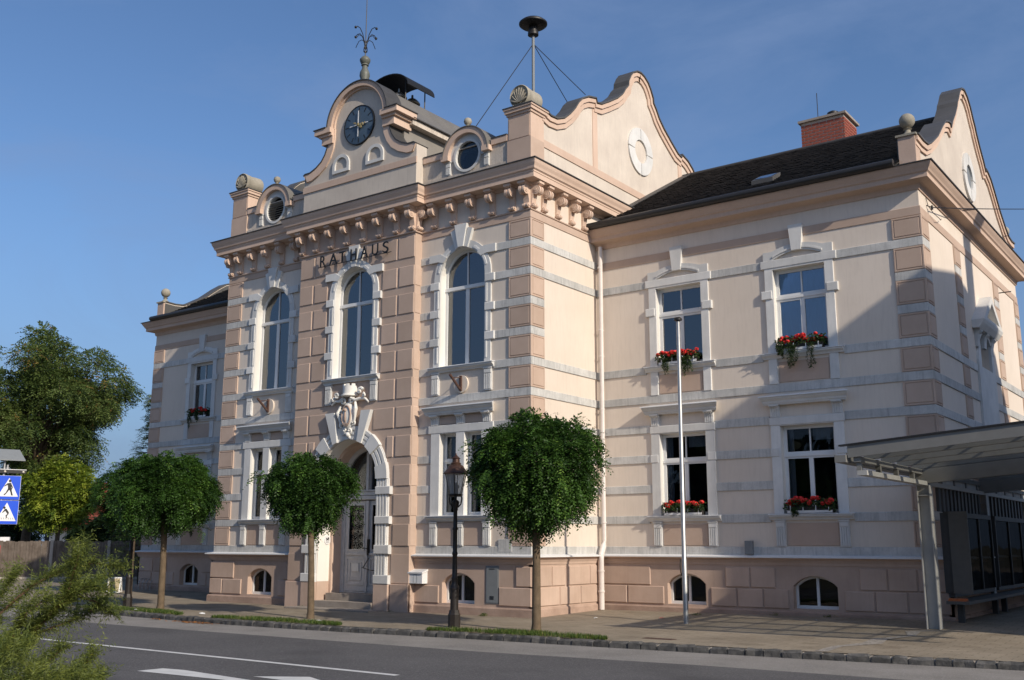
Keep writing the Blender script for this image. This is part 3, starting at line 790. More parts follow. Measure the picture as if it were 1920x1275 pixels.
def wing_window_lower(F, c):
    op = rect(c - 0.63, c + 0.63, 2.34, 4.36)
    MB().plate(F.fn, rect(c - 0.86, c + 0.86, 2.34, 4.372), [op], -0.005, 0.045).build('window_surround', 'white', hall)
    MB().plate(F.fn, rect(c - 0.645, c + 0.645, 2.325, 4.375), [rect(c - 0.629, c + 0.629, 2.341, 4.359)], -0.20, -0.006).build('window_reveal', 'reveal', hall)
    for k in (8,):
        for sg in (-1, 1):
            a, b = sorted((c + sg * 0.67, c + sg * 0.885)); block(F, 'ear_block', hall, a, b, ZB[k] - 0.002, ZB[k] + BH, 0.058, 'white', 0.01)
    block(F, 'lintel', hall, c - 0.885, c + 0.885, 4.373, 4.56, 0.062, 'white', 0.012)
    for q in (-0.735, 0.735): bracket(F, c + q - 0.115, c + q + 0.115, 4.565, 4.85)
    hood(F, c - 0.90, c + 0.90)
    sill(F, c - 0.965, c + 0.965, 2.335)
    for q in (-0.735, 0.735): fluted(F, c + q - 0.11, c + q + 0.11, 1.61, 2.195, 0.05)
    brown_panel(F, c - 0.60, c + 0.60, 1.63, 2.14)
    holes = [rect(c - 0.55, c - 0.05, 2.43, 3.60), rect(c + 0.05, c + 0.55, 2.43, 3.60), rect(c - 0.55, c - 0.014, 3.76, 4.28), rect(c + 0.014, c + 0.55, 3.76, 4.28)]
    w = make_window(F, op, holes, -0.14, 'glassdark', [(c - 0.63, c + 0.63, 3.645, 3.71)])
    curtain(F, w, c - 0.60, c - 0.42, 2.36, 4.34, -0.26); curtain(F, w, c + 0.02, c + 0.6, 4.02, 4.34, -0.28, amp=0.01)
    backing(F, w, c - 0.7, c + 0.7, 2.28, 4.42, -0.42)
for c in WCR + WCL:
    wing_window_upper(FW, c); wing_window_lower(FW, c)
def basement_window(F, c):
    o = segarch(c, 0.505, 0.25, 0.735, 0.235)
    MB().plate(F.fn, segarch(c, 0.522, 0.235, 0.745, 0.24), [o], -0.24, PL - 0.002).build('window_reveal', 'plinth', hall)
    r = (0.505 ** 2 + 0.235 ** 2) / (2 * 0.235); cz = 0.735 + 0.235 - r
    top = lambda x: cz + math.sqrt(r * r - x * x) - 0.055
    def half(a, b): return [(c + a, 0.32), (c + b, 0.32)] + [(c + x, top(x)) for x in np.linspace(b, a, 7)]
    w = make_window(F, o, [half(-0.45, -0.03), half(0.03, 0.45)], -0.12, 'glassdark')
    backing(F, w, c - 0.56, c + 0.56, 0.2, 1.0, -0.36)
for c in WCR + WCL: basement_window(FW, c)
for c in CW: basement_window(FC, c)
# gabled window on the end wall
def end_window(F, c):
    MB().plate(F.fn, [(c - 0.95, 4.4), (c + 0.95, 4.4), (c + 0.95, 6.05)] + arc(c, 6.05, 0.95, 0, 180, 16), [arch(c, 0.615, 6.07, 6.74)], -0.005, 0.06).build('window_surround', 'white', hall)
    w = make_window(F, arch(c, 0.62, 6.07, 6.74), [quarter(c, 0.55, 6.16, 6.74, -1, 0.03), quarter(c, 0.55, 6.16, 6.74, 1, 0.03)], -0.2)
    backing(F, w, c - 0.7, c + 0.7, 6.0, 7.5, -0.40)
    MB().mould(F.fn, [(-0.02, 7.0), (0.16, 7.0), (0.26, 7.12), (0.30, 7.2), (-0.02, 7.2)], c - 1.12, c + 1.12).build('pediment_cornice', 'white', hall)
    m = MB(); m.plate(F.fn, [(c - 1.12, 7.202), (c + 1.12, 7.202), (c, 7.98)], [[(c - 0.72, 7.29), (c + 0.72, 7.29), (c, 7.79)]], -0.02, 0.30); m.build('pediment', 'white', hall)
    m = MB(); m.plate(F.fn, [(c - 0.72, 7.28), (c + 0.72, 7.28), (c, 7.80)], [], -0.02, 0.1); m.build('pediment_field', 'band', hall)
    for q in (-0.8, 0.0, 0.8): bracket(F, c + q - 0.13, c + q + 0.13, 6.55 if q else 6.62, 7.0)
end_window(FE, 8.42)

# ------------------------------------------------------------------ door bay
def both(fn_):
    for sg in (-1, 1): fn_(sg)
def rblk(sg, a, b, z0, z1, F=FR_):
    u0, u1 = sorted((XC + sg * a, XC + sg * b)); block(F, 'rusticated_block', hall, u0, u1, z0 + 0.006, z1 - 0.006, 0.022, 'brown', 0.012)
for sg in (-1, 1):
    for i, (z0, z1) in enumerate(ROWS):
        if i < 5:   cuts = [(1.06, 1.58), (1.66, 2.19)] if i < 4 else [(1.03, 1.58), (1.66, 2.19)]
        elif i == 5: cuts = [(0.86, 1.58), (1.66, 2.19)]
        elif i == 6: cuts = [(1.36, 1.58), (1.66, 2.19)]
        else: cuts = [(1.64, 2.19)]
        for a, b in cuts: rblk(sg, a, b, z0, z1)
        block(FRR if sg > 0 else FRL, 'rusticated_block', hall, RY + 0.02, -0.035, z0 + 0.006, z1 - 0.006, 0.015, 'brown', 0.01)
    rblk(sg, 1.62, 2.19, 9.10, 9.70)
    rblk(sg, 0.42, 1.56, 9.10, 9.70)
    # smooth pier and its base
    u0, u1 = sorted((XC + sg * 1.60, XC + sg * 2.215))
    block(FR_, 'pier_base', hall, u0, u1, 0.69, 1.405, 0.012, 'brown', 0.004)
    u0, u1 = sorted((XC + sg * 1.62, XC + sg * 2.24)); block(FR_, 'pier_plinth', hall, u0, u1, -0.2, 0.668, 0.06, 'plinth', 0.012)
    u0, u1 = sorted((XC + sg * 1.082, XC + sg * 1.585)); block(FR_, 'pier_plinth', hall, u0, u1, -0.2, 0.662, 0.10, 'plinth', 0.012)
    F = FRR if sg > 0 else FRL
    block(F, 'pier_plinth', hall, RY - 0.058, -0.062, -0.2, 0.667, 0.04, 'plinth', 0.008)
    # fluted door pillars with impost blocks
    m = MB(); s0, s1 = sorted((XC + sg * 1.085, XC + sg * 1.49))
    m.fbox(FR_.fn, s0, s1, -0.02, 0.05, 0.885, 3.31)
    for q in range(4):
        a = s0 + 0.02 + q * 0.1; m.fbox(FR_.fn, a, a + 0.06, 0.045, 0.085, 0.89, 3.30)
    m.build('door_pillar', 'white', hall)
    for z0, z1 in ((0.664, 0.886), (1.405, 1.632), (ZB[10], ZB[10] + BH), (ZB[9], ZB[9] + BH + 0.01)):
        a, b = sorted((XC + sg * 1.079, XC + sg * 1.60)); block(FR_, 'impost_block', hall, a, b, z0, z1, 0.115, 'white', 0.014)
# arch over the door
m = MB()
ringseg(m, FR_.fn, XC, 3.31, 1.079, 1.45, 0, 180, -0.02, 0.045, 36); m.build('door_arch', 'white', hall)
for r0, r1 in ((1.085, 1.165), (1.215, 1.29), (1.345, 1.435)):
    for a0, a1 in ((16, 36), (53, 69), (80, 100), (111, 127), (144, 164)):
        m = MB(); ringseg(m, FR_.fn, XC, 3.31, r0, r1, a0, a1, 0.04, 0.082, 6); m.build('arch_flute', 'white', hall)
for a in (8, 44.5, 135.5, 172):
    m = MB(); ringseg(m, FR_.fn, XC, 3.31, 1.076, 1.475, a - 8, a + 8.2, -0.02, 0.115, 5); m.build('voussoir', 'white', hall)
for sg in (-1, 1):
    m = MB(); poly(m, FR_.fn, [(XC + sg * 0.37, 4.32), (XC + sg * 0.53, 4.26), (XC + sg * 0.85, 5.13), (XC + sg * 0.50, 5.135)], -0.02, 0.13); m.build('long_keystone', 'white', hall)

# recessed doorway
def door_reveal(r, y0, y1, mat, ri, zlow=-0.05):
    o = [(XC + ri, zlow)] + arc(XC, 3.31, ri, 0, 180, 28) + [(XC - ri, zlow), (XC - r, zlow)] + arc(XC, 3.31, r, 180, 0, 28) + [(XC + r, zlow)]
    fn = lambda u, d, z: (u, d, z)
    MB().plate(fn, o, [], y0, y1).build('door_reveal', mat, hall)
door_reveal(1.072, RY + 0.004, 0.16, 'reveal', 1.30, 0.675)
door_reveal(1.074, RY + 0.004, 0.16, 'plinth', 1.28, -0.05) if False else None
for sg in (-1, 1):
    a, b = sorted((XC + sg * 1.068, XC + sg * 1.2)); MB().box(a, b, RY + 0.002, 0.16, -0.1, 0.672).build('door_reveal', 'plinth', hall)
door_reveal(0.985, 0.161, 0.56, 'peach', 1.30, 0.0)
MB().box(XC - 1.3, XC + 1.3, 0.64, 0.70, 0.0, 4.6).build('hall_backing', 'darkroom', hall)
# steps
for i, (y0, y1, hw, z1) in enumerate(((-0.42, 0.75, 1.064, 0.19), (-0.02, 0.75, 0.98, 0.375))):
    MB().box(XC - hw + (0.0 if i == 0 else 0.0), XC + hw, y0, y1 - 0.01 * i, -0.15, z1).build('step', 'concrete', hall)
MB().box(XC - 1.55, XC + 1.5, -0.95, -0.40, -0.12, 0.035).build('step', 'concrete', hall)
# door
FD = Face('f', 0.50)
door = MB().plate(FD.fn, [(XC - 0.985, 0.376)] + [(XC + 0.985, 0.376)] + arc(XC, 3.31, 0.985, 0, 180, 24),
                  [rect(XC - 0.86, XC + 0.86, 0.40, 2.82), quarter(XC, 0.86, 3.10, 3.31, -1, 0.06), quarter(XC, 0.86, 3.10, 3.31, 1, 0.06)], -0.12, 0.0).build('door', 'doorwood', hall)
for z0, z1, t in ((2.84, 2.93, 0.07), (2.95, 3.05, 0.045), (3.055, 3.085, 0.08)):
    MB().fbox(FD.fn, XC - 0.93, XC + 0.93, 0.001, t, z0, z1).build('transom_moulding', 'doorwood', door)
MB().fbox(FD.fn, XC - 0.045, XC + 0.045, 0.001, 0.06, 3.09, 4.10).build('fanlight_post', 'doorwood', door)
for sg in (-1, 1):
    m = MB(); m.plate(FD.fn, quarter(XC, 0.86, 3.10, 3.31, sg, 0.06), [], -0.07, -0.06); m.build('pane', 'glassdark', door)
    a, b = (XC - 0.855, XC - 0.01) if sg < 0 else (XC + 0.01, XC + 0.855)
    leaf = MB().plate(FD.fn, rect(a, b, 0.40, 2.80), [rect(a + 0.13, b - 0.13, 1.50, 2.70)], -0.09, -0.03).build('door_leaf', 'doorwood', door)
    m = MB(); m.plate(FD.fn, rect(a + 0.13, b - 0.13, 1.50, 2.70), [], -0.075, -0.07); m.build('pane', 'glassdark', door)
    m = MB()
    m.plate(FD.fn, rect(a + 0.11, b - 0.11, 1.48, 2.72), [rect(a + 0.145, b - 0.145, 1.515, 2.685)], -0.03, -0.012)
    m.fbox(FD.fn, a + 0.03, b - 0.03, -0.03, 0.005, 1.36, 1.42)
    m.plate(FD.fn, rect(a + 0.08, b - 0.08, 0.58, 1.30), [rect(a + 0.12, b - 0.12, 0.62, 1.26)], -0.03, -0.008)
    m.plate(FD.fn, rect(a + 0.20, b - 0.20, 0.70, 1.18), [rect(a + 0.225, b - 0.225, 0.725, 1.155)], -0.03, -0.015)
    m.fbox(FD.fn, a + 0.02, b - 0.02, -0.03, -0.005, 0.42, 0.54)
    m.build('door_panelling', 'doorwood', door)
    g = MB(); w = b - a - 0.26
    for q in range(5):
        for r_ in (0, 1):
            cz = 1.62 + q * 0.24; cu = a + 0.13 + w * (0.32 + 0.36 * r_)
            pts = [FD.fn(cu + 0.075 * math.cos(t) * (1 - t / 16), -0.05, cz + 0.105 * math.sin(t) * (1 - t / 16)) for t in np.linspace(0, 11, 22)]
            g.tube(pts, 0.008, 5)
        g.fbox(FD.fn, a + 0.135, b - 0.135, -0.058, -0.044, 1.735 + q * 0.24, 1.747 + q * 0.24)
    for q in range(3): g.fbox(FD.fn, a + 0.14 + w * 0.49 * q, a + 0.155 + w * 0.49 * q, -0.058, -0.044, 1.50, 2.70)
    g.build('door_grille', 'iron', door)
MB().fbox(FD.fn, XC - 0.04, XC + 0.04, -0.03, 0.03, 0.41, 2.80).build('door_post', 'doorwood', door)
MB().fbox(FD.fn, XC + 0.02, XC + 0.075, -0.03, 0.03, 1.36, 1.78).tube([FD.fn(XC + 0.05, 0.03, 1.52), FD.fn(XC + 0.05, 0.09, 1.54), FD.fn(XC - 0.05, 0.09, 1.55)], 0.012).build('door_handle', 'iron', door)
MB().fbox(FD.fn, XC - 0.55, XC - 0.30, -0.015, -0.004, 0.93, 1.14).build('paper_notice', plain('notice_paper', (0.72, 0.70, 0.66), 0.8, var=0.02), door)
# round plaque on the reveal
m = MB(); m.lathe((XC - 1.07, 0.06, 1.76), [(0.12, -0.004), (0.12, 0.016)], 24, 'x'); pq = m.build('round_plaque', 'mailbox', hall)
m = MB()
for a, b, r in ((-0.035, 0.02, 0.022), (0.03, 0.03, 0.026), (0.0, -0.005, 0.02), (0.045, -0.015, 0.015), (-0.04, -0.02, 0.014)):
    m.lathe((XC - 1.053, 0.06 + a, 1.775 + b), [(r, 0), (r, 0.004)], 10, 'x')
m.box(XC - 1.053, XC - 1.050, 0.0, 0.12, 1.70, 1.712)
m.build('plaque_mark', 'black', pq)
# bent iron bar by the right leaf
MB().tube([(XC + 1.02, -0.2, 0.98), (XC + 0.95, -0.36, 1.0), (XC + 0.62, -0.30, 1.06), (XC + 0.60, -0.24, 1.06), (XC + 0.78, -0.22, 1.30)], 0.013, 6).build('iron_hook', 'iron', hall)

# ---- lettering
sign = MB().tube([(-7.106, RY - 0.12, 9.335), (-4.286, RY - 0.12, 9.335)], 0.011, 6).build('letter_rail', 'black', hall)
def text_mesh(ch, size, depth):
    cu = bpy.data.curves.new('t', 'FONT'); cu.body = ch; cu.size = size; cu.extrude = depth
    ob = bpy.data.objects.new('t', cu); col.objects.link(ob)
    dg = bpy.context.evaluated_depsgraph_get(); dg.update()
    me = bpy.data.meshes.new_from_object(ob.evaluated_get(dg)); me.name = 'letter'
    bpy.data.objects.remove(ob); bpy.data.curves.remove(cu)
    return me
for ch, x0, x1 in zip('RATHAUS', (-7.025, -6.665, -6.265, -5.825, -5.425, -5.005, -4.605), (-6.81, -6.335, -6.03, -5.595, -5.165, -4.775, -4.395)):
    me = text_mesh(ch, 0.43, 0.012)
    n = len(me.vertices); co = np.zeros(n * 3); me.vertices.foreach_get('co', co); co = co.reshape(-1, 3)
    co[:, 0] = (co[:, 0] - co[:, 0].min()) / (co[:, 0].max() - co[:, 0].min()) * (x1 - x0)
    co[:, 1] = (co[:, 1] - co[:, 1].min()) / (co[:, 1].max() - co[:, 1].min()) * 0.315
    new = np.stack([co[:, 0], co[:, 2] * -1, co[:, 1]], 1)
    me.vertices.foreach_set('co', new.reshape(-1)); me.update()
    me.materials.clear(); me.materials.append(M['black'])
    o = link('letter', me, sign, (x0, RY - 0.12, 9.343))
for x in (-6.9, -6.0, -5.2, -4.5):
    MB().tube([(x, RY - 0.12, 9.335), (x, RY + 0.01, 9.335)], 0.008, 5).build('letter_bracket', 'black', sign)

# ---- coat of arms over the door
arms = MB().ball((XC - 0.02, RY - 0.06, 5.02), 0.30, 18, 12, (0.80, 0.42, 1.28)).build('coat_of_arms', 'reveal', hall)
m = MB(); m.tube([(XC + 0.16 * math.cos(t), RY - 0.17, 5.02 + 0.27 * math.sin(t)) for t in np.linspace(0, 6.283, 25)], 0.022, 6)
m.ball((XC - 0.03, RY - 0.175, 5.17), 0.05, 10, 6); m.ball((XC - 0.03, RY - 0.165, 4.99), 0.075, 10, 6, (0.8, 0.6, 2.1)); m.fbox(FR_.fn, XC - 0.10, XC + 0.06, 0.1, 0.19, 4.78, 4.82)
m.build('shield_figure', 'plinth', arms)
m = MB()
n = 20
for k in range(n):
    a0, a1 = math.pi * k / n, math.pi * (k + 1) / n
    for (r, z0, z1) in ((0.235, 5.60, 5.83),) + (((0.235, 5.83, 5.885),) if k % 5 in (0, 1, 2) else ()):
        q = [(XC - 0.02 - rr * math.cos(a), RY - rr * math.sin(a) * 0.85) for rr, a in ((r, a0), (r, a1), (r - 0.06, a1), (r - 0.06, a0))]
        m.prism([(x, y, z0) for x, y in q], [(x, y, z1) for x, y in q])
m.lathe((XC - 0.02, RY - 0.01, 5.56), [(0.20, -0.02), (0.26, 0.0), (0.26, 0.035), (0.22, 0.05)], 24)
m.build('mural_crown', 'reveal', arms)
def spiral(c, r0, turns, y, sg=1, sc=1.0, rad=0.035, start=0.0):
    t = np.linspace(0, turns * 6.283, int(18 * turns))
    return [(c[0] + sg * (r0 * (1 - a / (turns * 6.9))) * math.cos(a + start), y - 0.02 * a / 3, c[1] + (r0 * (1 - a / (turns * 6.9))) * math.sin(a + start)) for a in t], [rad * (1 - 0.5 * i / len(t)) for i in range(len(t))]
m = MB()
for (cx, cz, r0, sg, tn, st, rad) in ((-0.18, 5.44, 0.095, 1, 1.6, 2.5, 0.035), (0.10, 5.45, 0.09, -1, 1.5, 2.5, 0.033), (-0.29, 5.08, 0.10, -1, 1.3, 1.2, 0.04), (0.24, 5.14, 0.10, 1, 1.3, 1.2, 0.042), (-0.25, 4.80, 0.07, -1, 1.3, 4.4, 0.03), (0.20, 4.84, 0.075, 1, 1.3, 4.4, 0.032), (-0.09, 4.63, 0.075, -1, 1.4, 4.0, 0.032), (0.08, 4.62, 0.075, 1, 1.4, 4.0, 0.032), (0.42, 5.66, 0.10, 1, 1.2, 0.4, 0.042), (0.58, 5.55, 0.06, 1, 1.2, 1.9, 0.035), (-0.45, 5.58, 0.09, -1, 1.2, 0.4, 0.036), (-0.60, 5.50, 0.055, -1, 1.2, 1.9, 0.03)):
    p, r = spiral((XC + cx, cz), r0, tn, RY - 0.08, sg, rad=rad, start=st); m.tube(p, r, 7)
m.tube([(XC + 0.10, RY - 0.12, 5.5), (XC + 0.26, RY - 0.10, 5.43), (XC + 0.42, RY - 0.07, 5.47), (XC + 0.58, RY - 0.05, 5.45), (XC + 0.70, RY - 0.05, 5.35)], [0.04, 0.045, 0.04, 0.035, 0.025], 7)
m.tube([(XC - 0.18, RY - 0.12, 5.5), (XC - 0.34, RY - 0.09, 5.43), (XC - 0.52, RY - 0.06, 5.45), (XC - 0.68, RY - 0.05, 5.36)], [0.04, 0.042, 0.035, 0.022], 7)
m.tube([(XC + 0.26, RY - 0.1, 5.38), (XC + 0.31, RY - 0.13, 5.2), (XC + 0.27, RY - 0.11, 5.0), (XC + 0.24, RY - 0.1, 4.85)], [0.03, 0.055, 0.04, 0.03], 7)
m.tube([(XC - 0.30, RY - 0.1, 5.3), (XC - 0.36, RY - 0.12, 5.12), (XC - 0.30, RY - 0.1, 4.92), (XC - 0.26, RY - 0.1, 4.8)], [0.03, 0.055, 0.04, 0.03], 7)
m.ball((XC + 0.02, RY - 0.09, 4.52), 0.075, 10, 7); m.ball((XC + 0.07, RY - 0.07, 4.44), 0.045, 8, 6)
m.build('scrollwork', 'reveal', arms)

# ---- discs with iron flag holders under the outer arched windows
for c in CW:
    m = MB(); m.lathe((c, -0.02, 5.60), [(0.225, -0.03), (0.225, 0.03)], 28, 'y'); dsc = m.build('round_boss', 'wall', hall)
    m = MB(); m.box(c - 0.015, c + 0.05, -0.10, -0.045, 5.42, 5.80)
    m.tube([(c + 0.01, -0.10, 5.47), (c - 0.05, -0.42, 5.80)], 0.035, 8); m.tube([(c + 0.02, -0.10, 5.75), (c - 0.04, -0.36, 5.73)], 0.012, 6)
    m.build('flag_holder', 'rust', dsc)

# ------------------------------------------------------------------ attic, gables and roofs
ATT = 0.0
for sg in (1, -1):
    mx = lambda x: x if sg > 0 else 2 * XC - x
    def bx(name, mat, x0, x1, y0, y1, z0, z1):
        a, b = sorted((mx(x0), mx(x1))); return MB().box(a, b, y0, y1, z0, z1).build(name, mat, hall)
    oc = -2.0
    wall_c = mx(oc)
    a, b = sorted((mx(FX + 0.0), mx(-0.66)))
    MB().plate(FC.fn, rect(a, b, 10.9, 11.9), [[(a_, min(b_, 11.88)) for a_, b_ in arc(wall_c, 11.64, 0.40, 0, 345, 23)]], -0.3, 0.0).build('attic_wall', 'attic', hall)
    for a, b in ((FX + 0.02, oc - 0.79), (oc + 0.79, -0.70)):
        bx('attic_coping', 'peach', a, b, -0.045, 0.34, 11.74, 11.90)
        bx('attic_flashing', 'darkmetal', a, b, -0.06, 0.36, 11.902, 11.93)
    bx('attic_base', 'attic', FX + 0.02, -0.66, -0.03, 0.1, 10.95, 11.20)
    # round window under a little arched hood
    f = FC.fn
    m = MB(); ringseg(m, f, wall_c, 11.66, 0.58, 0.74, 0, 180, -0.12, 0.14, 20)
    for s2 in (-1, 1): m.fbox(f, wall_c + s2 * 0.56, wall_c + s2 * 0.80, -0.12, 0.16, 11.60, 11.74) if s2 > 0 else m.fbox(f, wall_c - 0.80, wall_c - 0.56, -0.12, 0.16, 11.60, 11.74)
    m.build('oculus_hood', 'peach', hall)
    m = MB(); ringseg(m, f, wall_c, 11.66, 0.742, 0.765, 0, 180, -2.2, 0.165, 20); m.build('oculus_roof', 'barrel', hall)
    m = MB(); ringseg(m, f, wall_c, 11.65, 0.43, 0.60, -8, 188, -0.1, 0.025, 20); m.build('oculus_field', 'white', hall)
    ow = MB().plate(f, arc(wall_c, 11.65, 0.455, 0, 345, 23), [arc(wall_c, 11.65, 0.385, 0, 345, 23)], -0.1, 0.05).build('round_window', 'white', hall)
    for s2 in (-1, 1):
        a, b = sorted((wall_c + s2 * 0.56, wall_c + s2 * 0.72)); fluted(FC, a, b, 11.22, 11.60, 0.03, 'oculus_pilaster', 0.15)
    if sg > 0:
        m = MB(); m.plate(f, arc(wall_c, 11.65, 0.395, 0, 345, 23), [], -0.05, -0.04); m.build('pane', 'glassdark', ow)
        MB().fbox(f, wall_c - 0.4, wall_c + 0.4, -0.36, -0.32, 11.25, 12.05).build('room_shade_sheet', 'darkroom', ow)  # near-black sheet paints the unlit space behind the round window
    else:
        for q in range(9):
            z = 11.32 + q * 0.072; hw = math.sqrt(max(0.01, 0.385 ** 2 - (z - 11.65) ** 2))
            m = MB(); m.mould(f, [(-0.08, z + 0.035), (-0.075, z + 0.045), (0.0, z + 0.01), (-0.005, z)], wall_c - hw, wall_c + hw); m.build('louvre', 'galv', ow)
        MB().fbox(f, wall_c - 0.4, wall_c + 0.4, -0.36, -0.32, 11.25, 12.05).build('room_shade_sheet', 'darkroom', ow)  # same painted darkness behind the louvres
    m = MB(); m.lathe((wall_c, -0.02, 12.40), [(0.09, 0), (0.05, 0.05), (0.045, 0.09), (0.09, 0.13), (0.11, 0.19), (0.09, 0.26), (0.02, 0.30)], 14); m.build('hood_finial', 'stonegrey', hall)
    # corner pedestal with palmette scroll
    bx('pedestal', 'peach', -0.675, 0.03, -0.03, 0.56, 10.95, 12.40)
    bx('pedestal_panel', 'brown', -0.64, -0.005, -0.042, 0.0, 11.73, 12.28)
    bx('pedestal_base', 'brown', -0.69, 0.045, -0.045, 0.55, 10.95, 11.70)
    for i, (e, z0, z1) in enumerate(((0.03, 12.36, 12.43), (0.07, 12.43, 12.51), (0.095, 12.51, 12.555))):
        bx('pedestal_cap', 'peach', -0.675 - e, 0.03 + e, -0.03 - e, 0.56 + e, z0, z1)
    bx('cap_flashing', 'darkmetal', -0.785, 0.14, -0.14, 0.67, 12.556, 12.58)
    pc = mx(-0.325)
    scr = MB().lathe((pc, -0.04, 12.865), [(0.05, 0.04), (0.26, 0.04), (0.285, 0.0), (0.285, 0.0), (0.30, 0.02), (0.30, 0.10), (0.285, 0.13), (0.29, 0.22), (0.27, 0.24), (0.275, 0.30), (0.29, 0.45), (0.295, 0.62), (0.28, 0.66), (0.05, 0.66)], 28, 'y').build('scroll_acroterion', 'stonegrey', hall)
    m = MB()
    for q in range(9):
        t = R(8 + q * 20.5); x1, z1 = pc + 0.235 * math.cos(t), 12.66 + 0.03 + max(0.05, 0.42 * math.sin(t)) 
        m.tube([(pc + 0.03 * math.cos(t), -0.035, 12.70), (pc + 0.15 * math.cos(t), -0.045, 12.70 + 0.20 * math.sin(t)), (pc + 0.235 * math.cos(t), -0.04, 12.72 + 0.36 * math.sin(t))], [0.012, 0.03, 0.022], 6)
    m.build('palmette', 'stonegrey', scr)

# clock gable
hg = [(2.19, 10.93), (2.19, 12.26), (2.13, 12.30), (1.92, 12.30), (1.66, 12.40), (1.45, 12.54), (1.31, 12.72), (1.22, 12.93), (1.19, 13.15), (1.19, 13.45)]
half = hg + [(1.15 * math.cos(R(a)), 13.45 + 1.15 * math.sin(R(a))) for a in range(6, 90, 7)]
outl = [(XC + x, z) for x, z in half] + [(XC, 14.60)] + [(XC - x, z) for x, z in reversed(half)]
FG = Face('f', RY - 0.02)
MB().plate(FG.fn, outl, [], -0.42, 0.0).build('clock_gable', 'gable', hall)
ptop = [(XC + x, z) for x, z in hg[1:]]
MB().ribbon(FG.fn, [(XC + x, z) for x, z in hg[1:]], 0.005, 0.30 if False else 0.24, -0.01, 0.05).build('gable_border', 'peach', hall)
MB().ribbon(FG.fn, [(XC - x, z) for x, z in reversed(hg[1:])], 0.005, 0.24, -0.01, 0.05).build('gable_border', 'peach', hall)
MB().ribbon(FG.fn, [(XC + x, z) for x, z in hg[1:]], -0.03, 0.004, -0.46, 0.07).build('gable_flashing', 'darkmetal', hall)
MB().ribbon(FG.fn, [(XC - x, z) for x, z in reversed(hg[1:])], -0.03, 0.004, -0.46, 0.07).build('gable_flashing', 'darkmetal', hall)
m = MB(); ringseg(m, FG.fn, XC, 13.45, 1.02, 1.17, 0, 180, -0.30, 0.14, 30); m.build('gable_arch', 'peach', hall)
m = MB(); ringseg(m, FG.fn, XC, 13.45, 0.965, 1.02, 0, 180, -0.05, 0.06, 30); m.build('gable_arch', 'peach', hall)
m = MB(); ringseg(m, FG.fn, XC, 13.45, 1.172, 1.20, 0, 180, -0.5, 0.17, 30); m.build('gable_flashing', 'darkmetal', hall)
for sg in (-1, 1):
    for (e0, e1, z0, z1, t) in ((0.98, 1.42, 13.02, 13.24, 0.10), (0.98, 1.50, 13.24, 13.32, 0.15), (0.98, 1.62, 13.32, 13.47, 0.22)):
        a, b = sorted((XC + sg * e0, XC + sg * e1)); MB().fbox(FG.fn, a, b, -0.62 if sg > 0 else -0.40, t, z0, z1).build('gable_shoulder', 'peach', hall)
    a, b = sorted((XC + sg * 1.15, XC + sg * 1.65)); MB().fbox(FG.fn, a, b, -0.64, 0.25, 13.472, 13.497).build('gable_flashing', 'darkmetal', hall)
    nc = XC + sg * 0.66
    MB().plate(FG.fn, arch(nc, 0.335, 12.06, 12.27), [arch(nc, 0.24, 12.15, 12.27)], -0.01, 0.05).build('niche_frame', 'white', hall)
MB().fbox(FG.fn, XC - 2.21, XC + 2.21, -0.01, 0.03, 11.72, 11.90).build('gable_band', 'peach', hall)
MB().fbox(FG.fn, XC - 2.205, XC + 2.205, -0.01, 0.02, 10.95, 11.16).build('gable_band', 'attic', hall)
# clock
ck = MB().lathe((XC + 0.02, RY - 0.03, 13.33), [(0.575, 0.0), (0.575, -0.03), (0.55, -0.035)], 48, 'y').build('clock', 'clock', hall)
MB().lathe((XC + 0.02, RY - 0.03, 13.33), [(0.59, 0.01), (0.59, -0.045), (0.565, -0.045), (0.565, 0.01)], 48, 'y').build('clock_rim', 'black', ck)
FK = Face('f', RY - 0.066)
for h in range(12):
    a = R(h * 30); r0, r1, w = 0.40, 0.53, 0.016
    cx, cz = XC + 0.02, 13.33
    q = [(cx + r * math.sin(a) + s_ * w * math.cos(a), cz + r * math.cos(a) - s_ * w * math.sin(a)) for r, s_ in ((r0, -1), (r0, 1), (r1, 1), (r1, -1))]
    m = MB(); m.plate(FK.fn, q, [], -0.002, 0.003); m.build('hour_mark', 'black', ck)
def hand(ang, l0, l1, w0, w1, mat, d, nm):
    a = R(ang); cx, cz = XC + 0.02, 13.33
    q = [(cx + r * math.sin(a) + s_ * w * math.cos(a), cz + r * math.cos(a) - s_ * w * math.sin(a)) for r, s_, w in ((-l0, -1, w0), (-l0, 1, w0), (0.0, 1, w1), (l1, 1, w0), (l1, -1, w0), (0, -1, w1))]
    m = MB(); m.plate(FK.fn, q, [], d, d + 0.008); return m.build(nm, mat, ck)
hand(0, 0.36, 0.42, 0.012, 0.017, 'mailbox', 0.03, 'clock_hand')
hand(90, 0.34, 0.36, 0.012, 0.017, 'mailbox', 0.018, 'clock_hand')
m = MB(); cx, cz = XC + 0.02, 13.33
for (a, b, r) in ((0.0, 0.0, 0.05), (0.10, -0.03, 0.045), (0.17, -0.01, 0.04), (0.12, -0.10, 0.045), (-0.10, 0.05, 0.03), (-0.15, 0.07, 0.022), (0.26, -0.005, 0.028), (0.20, -0.05, 0.03), (0.05, -0.07, 0.03)):
    m.ball((cx + a, RY - 0.115, cz + b), r, 9, 6, (1, 0.35, 1))
m.build('gilded_ornament', 'gold', ck)
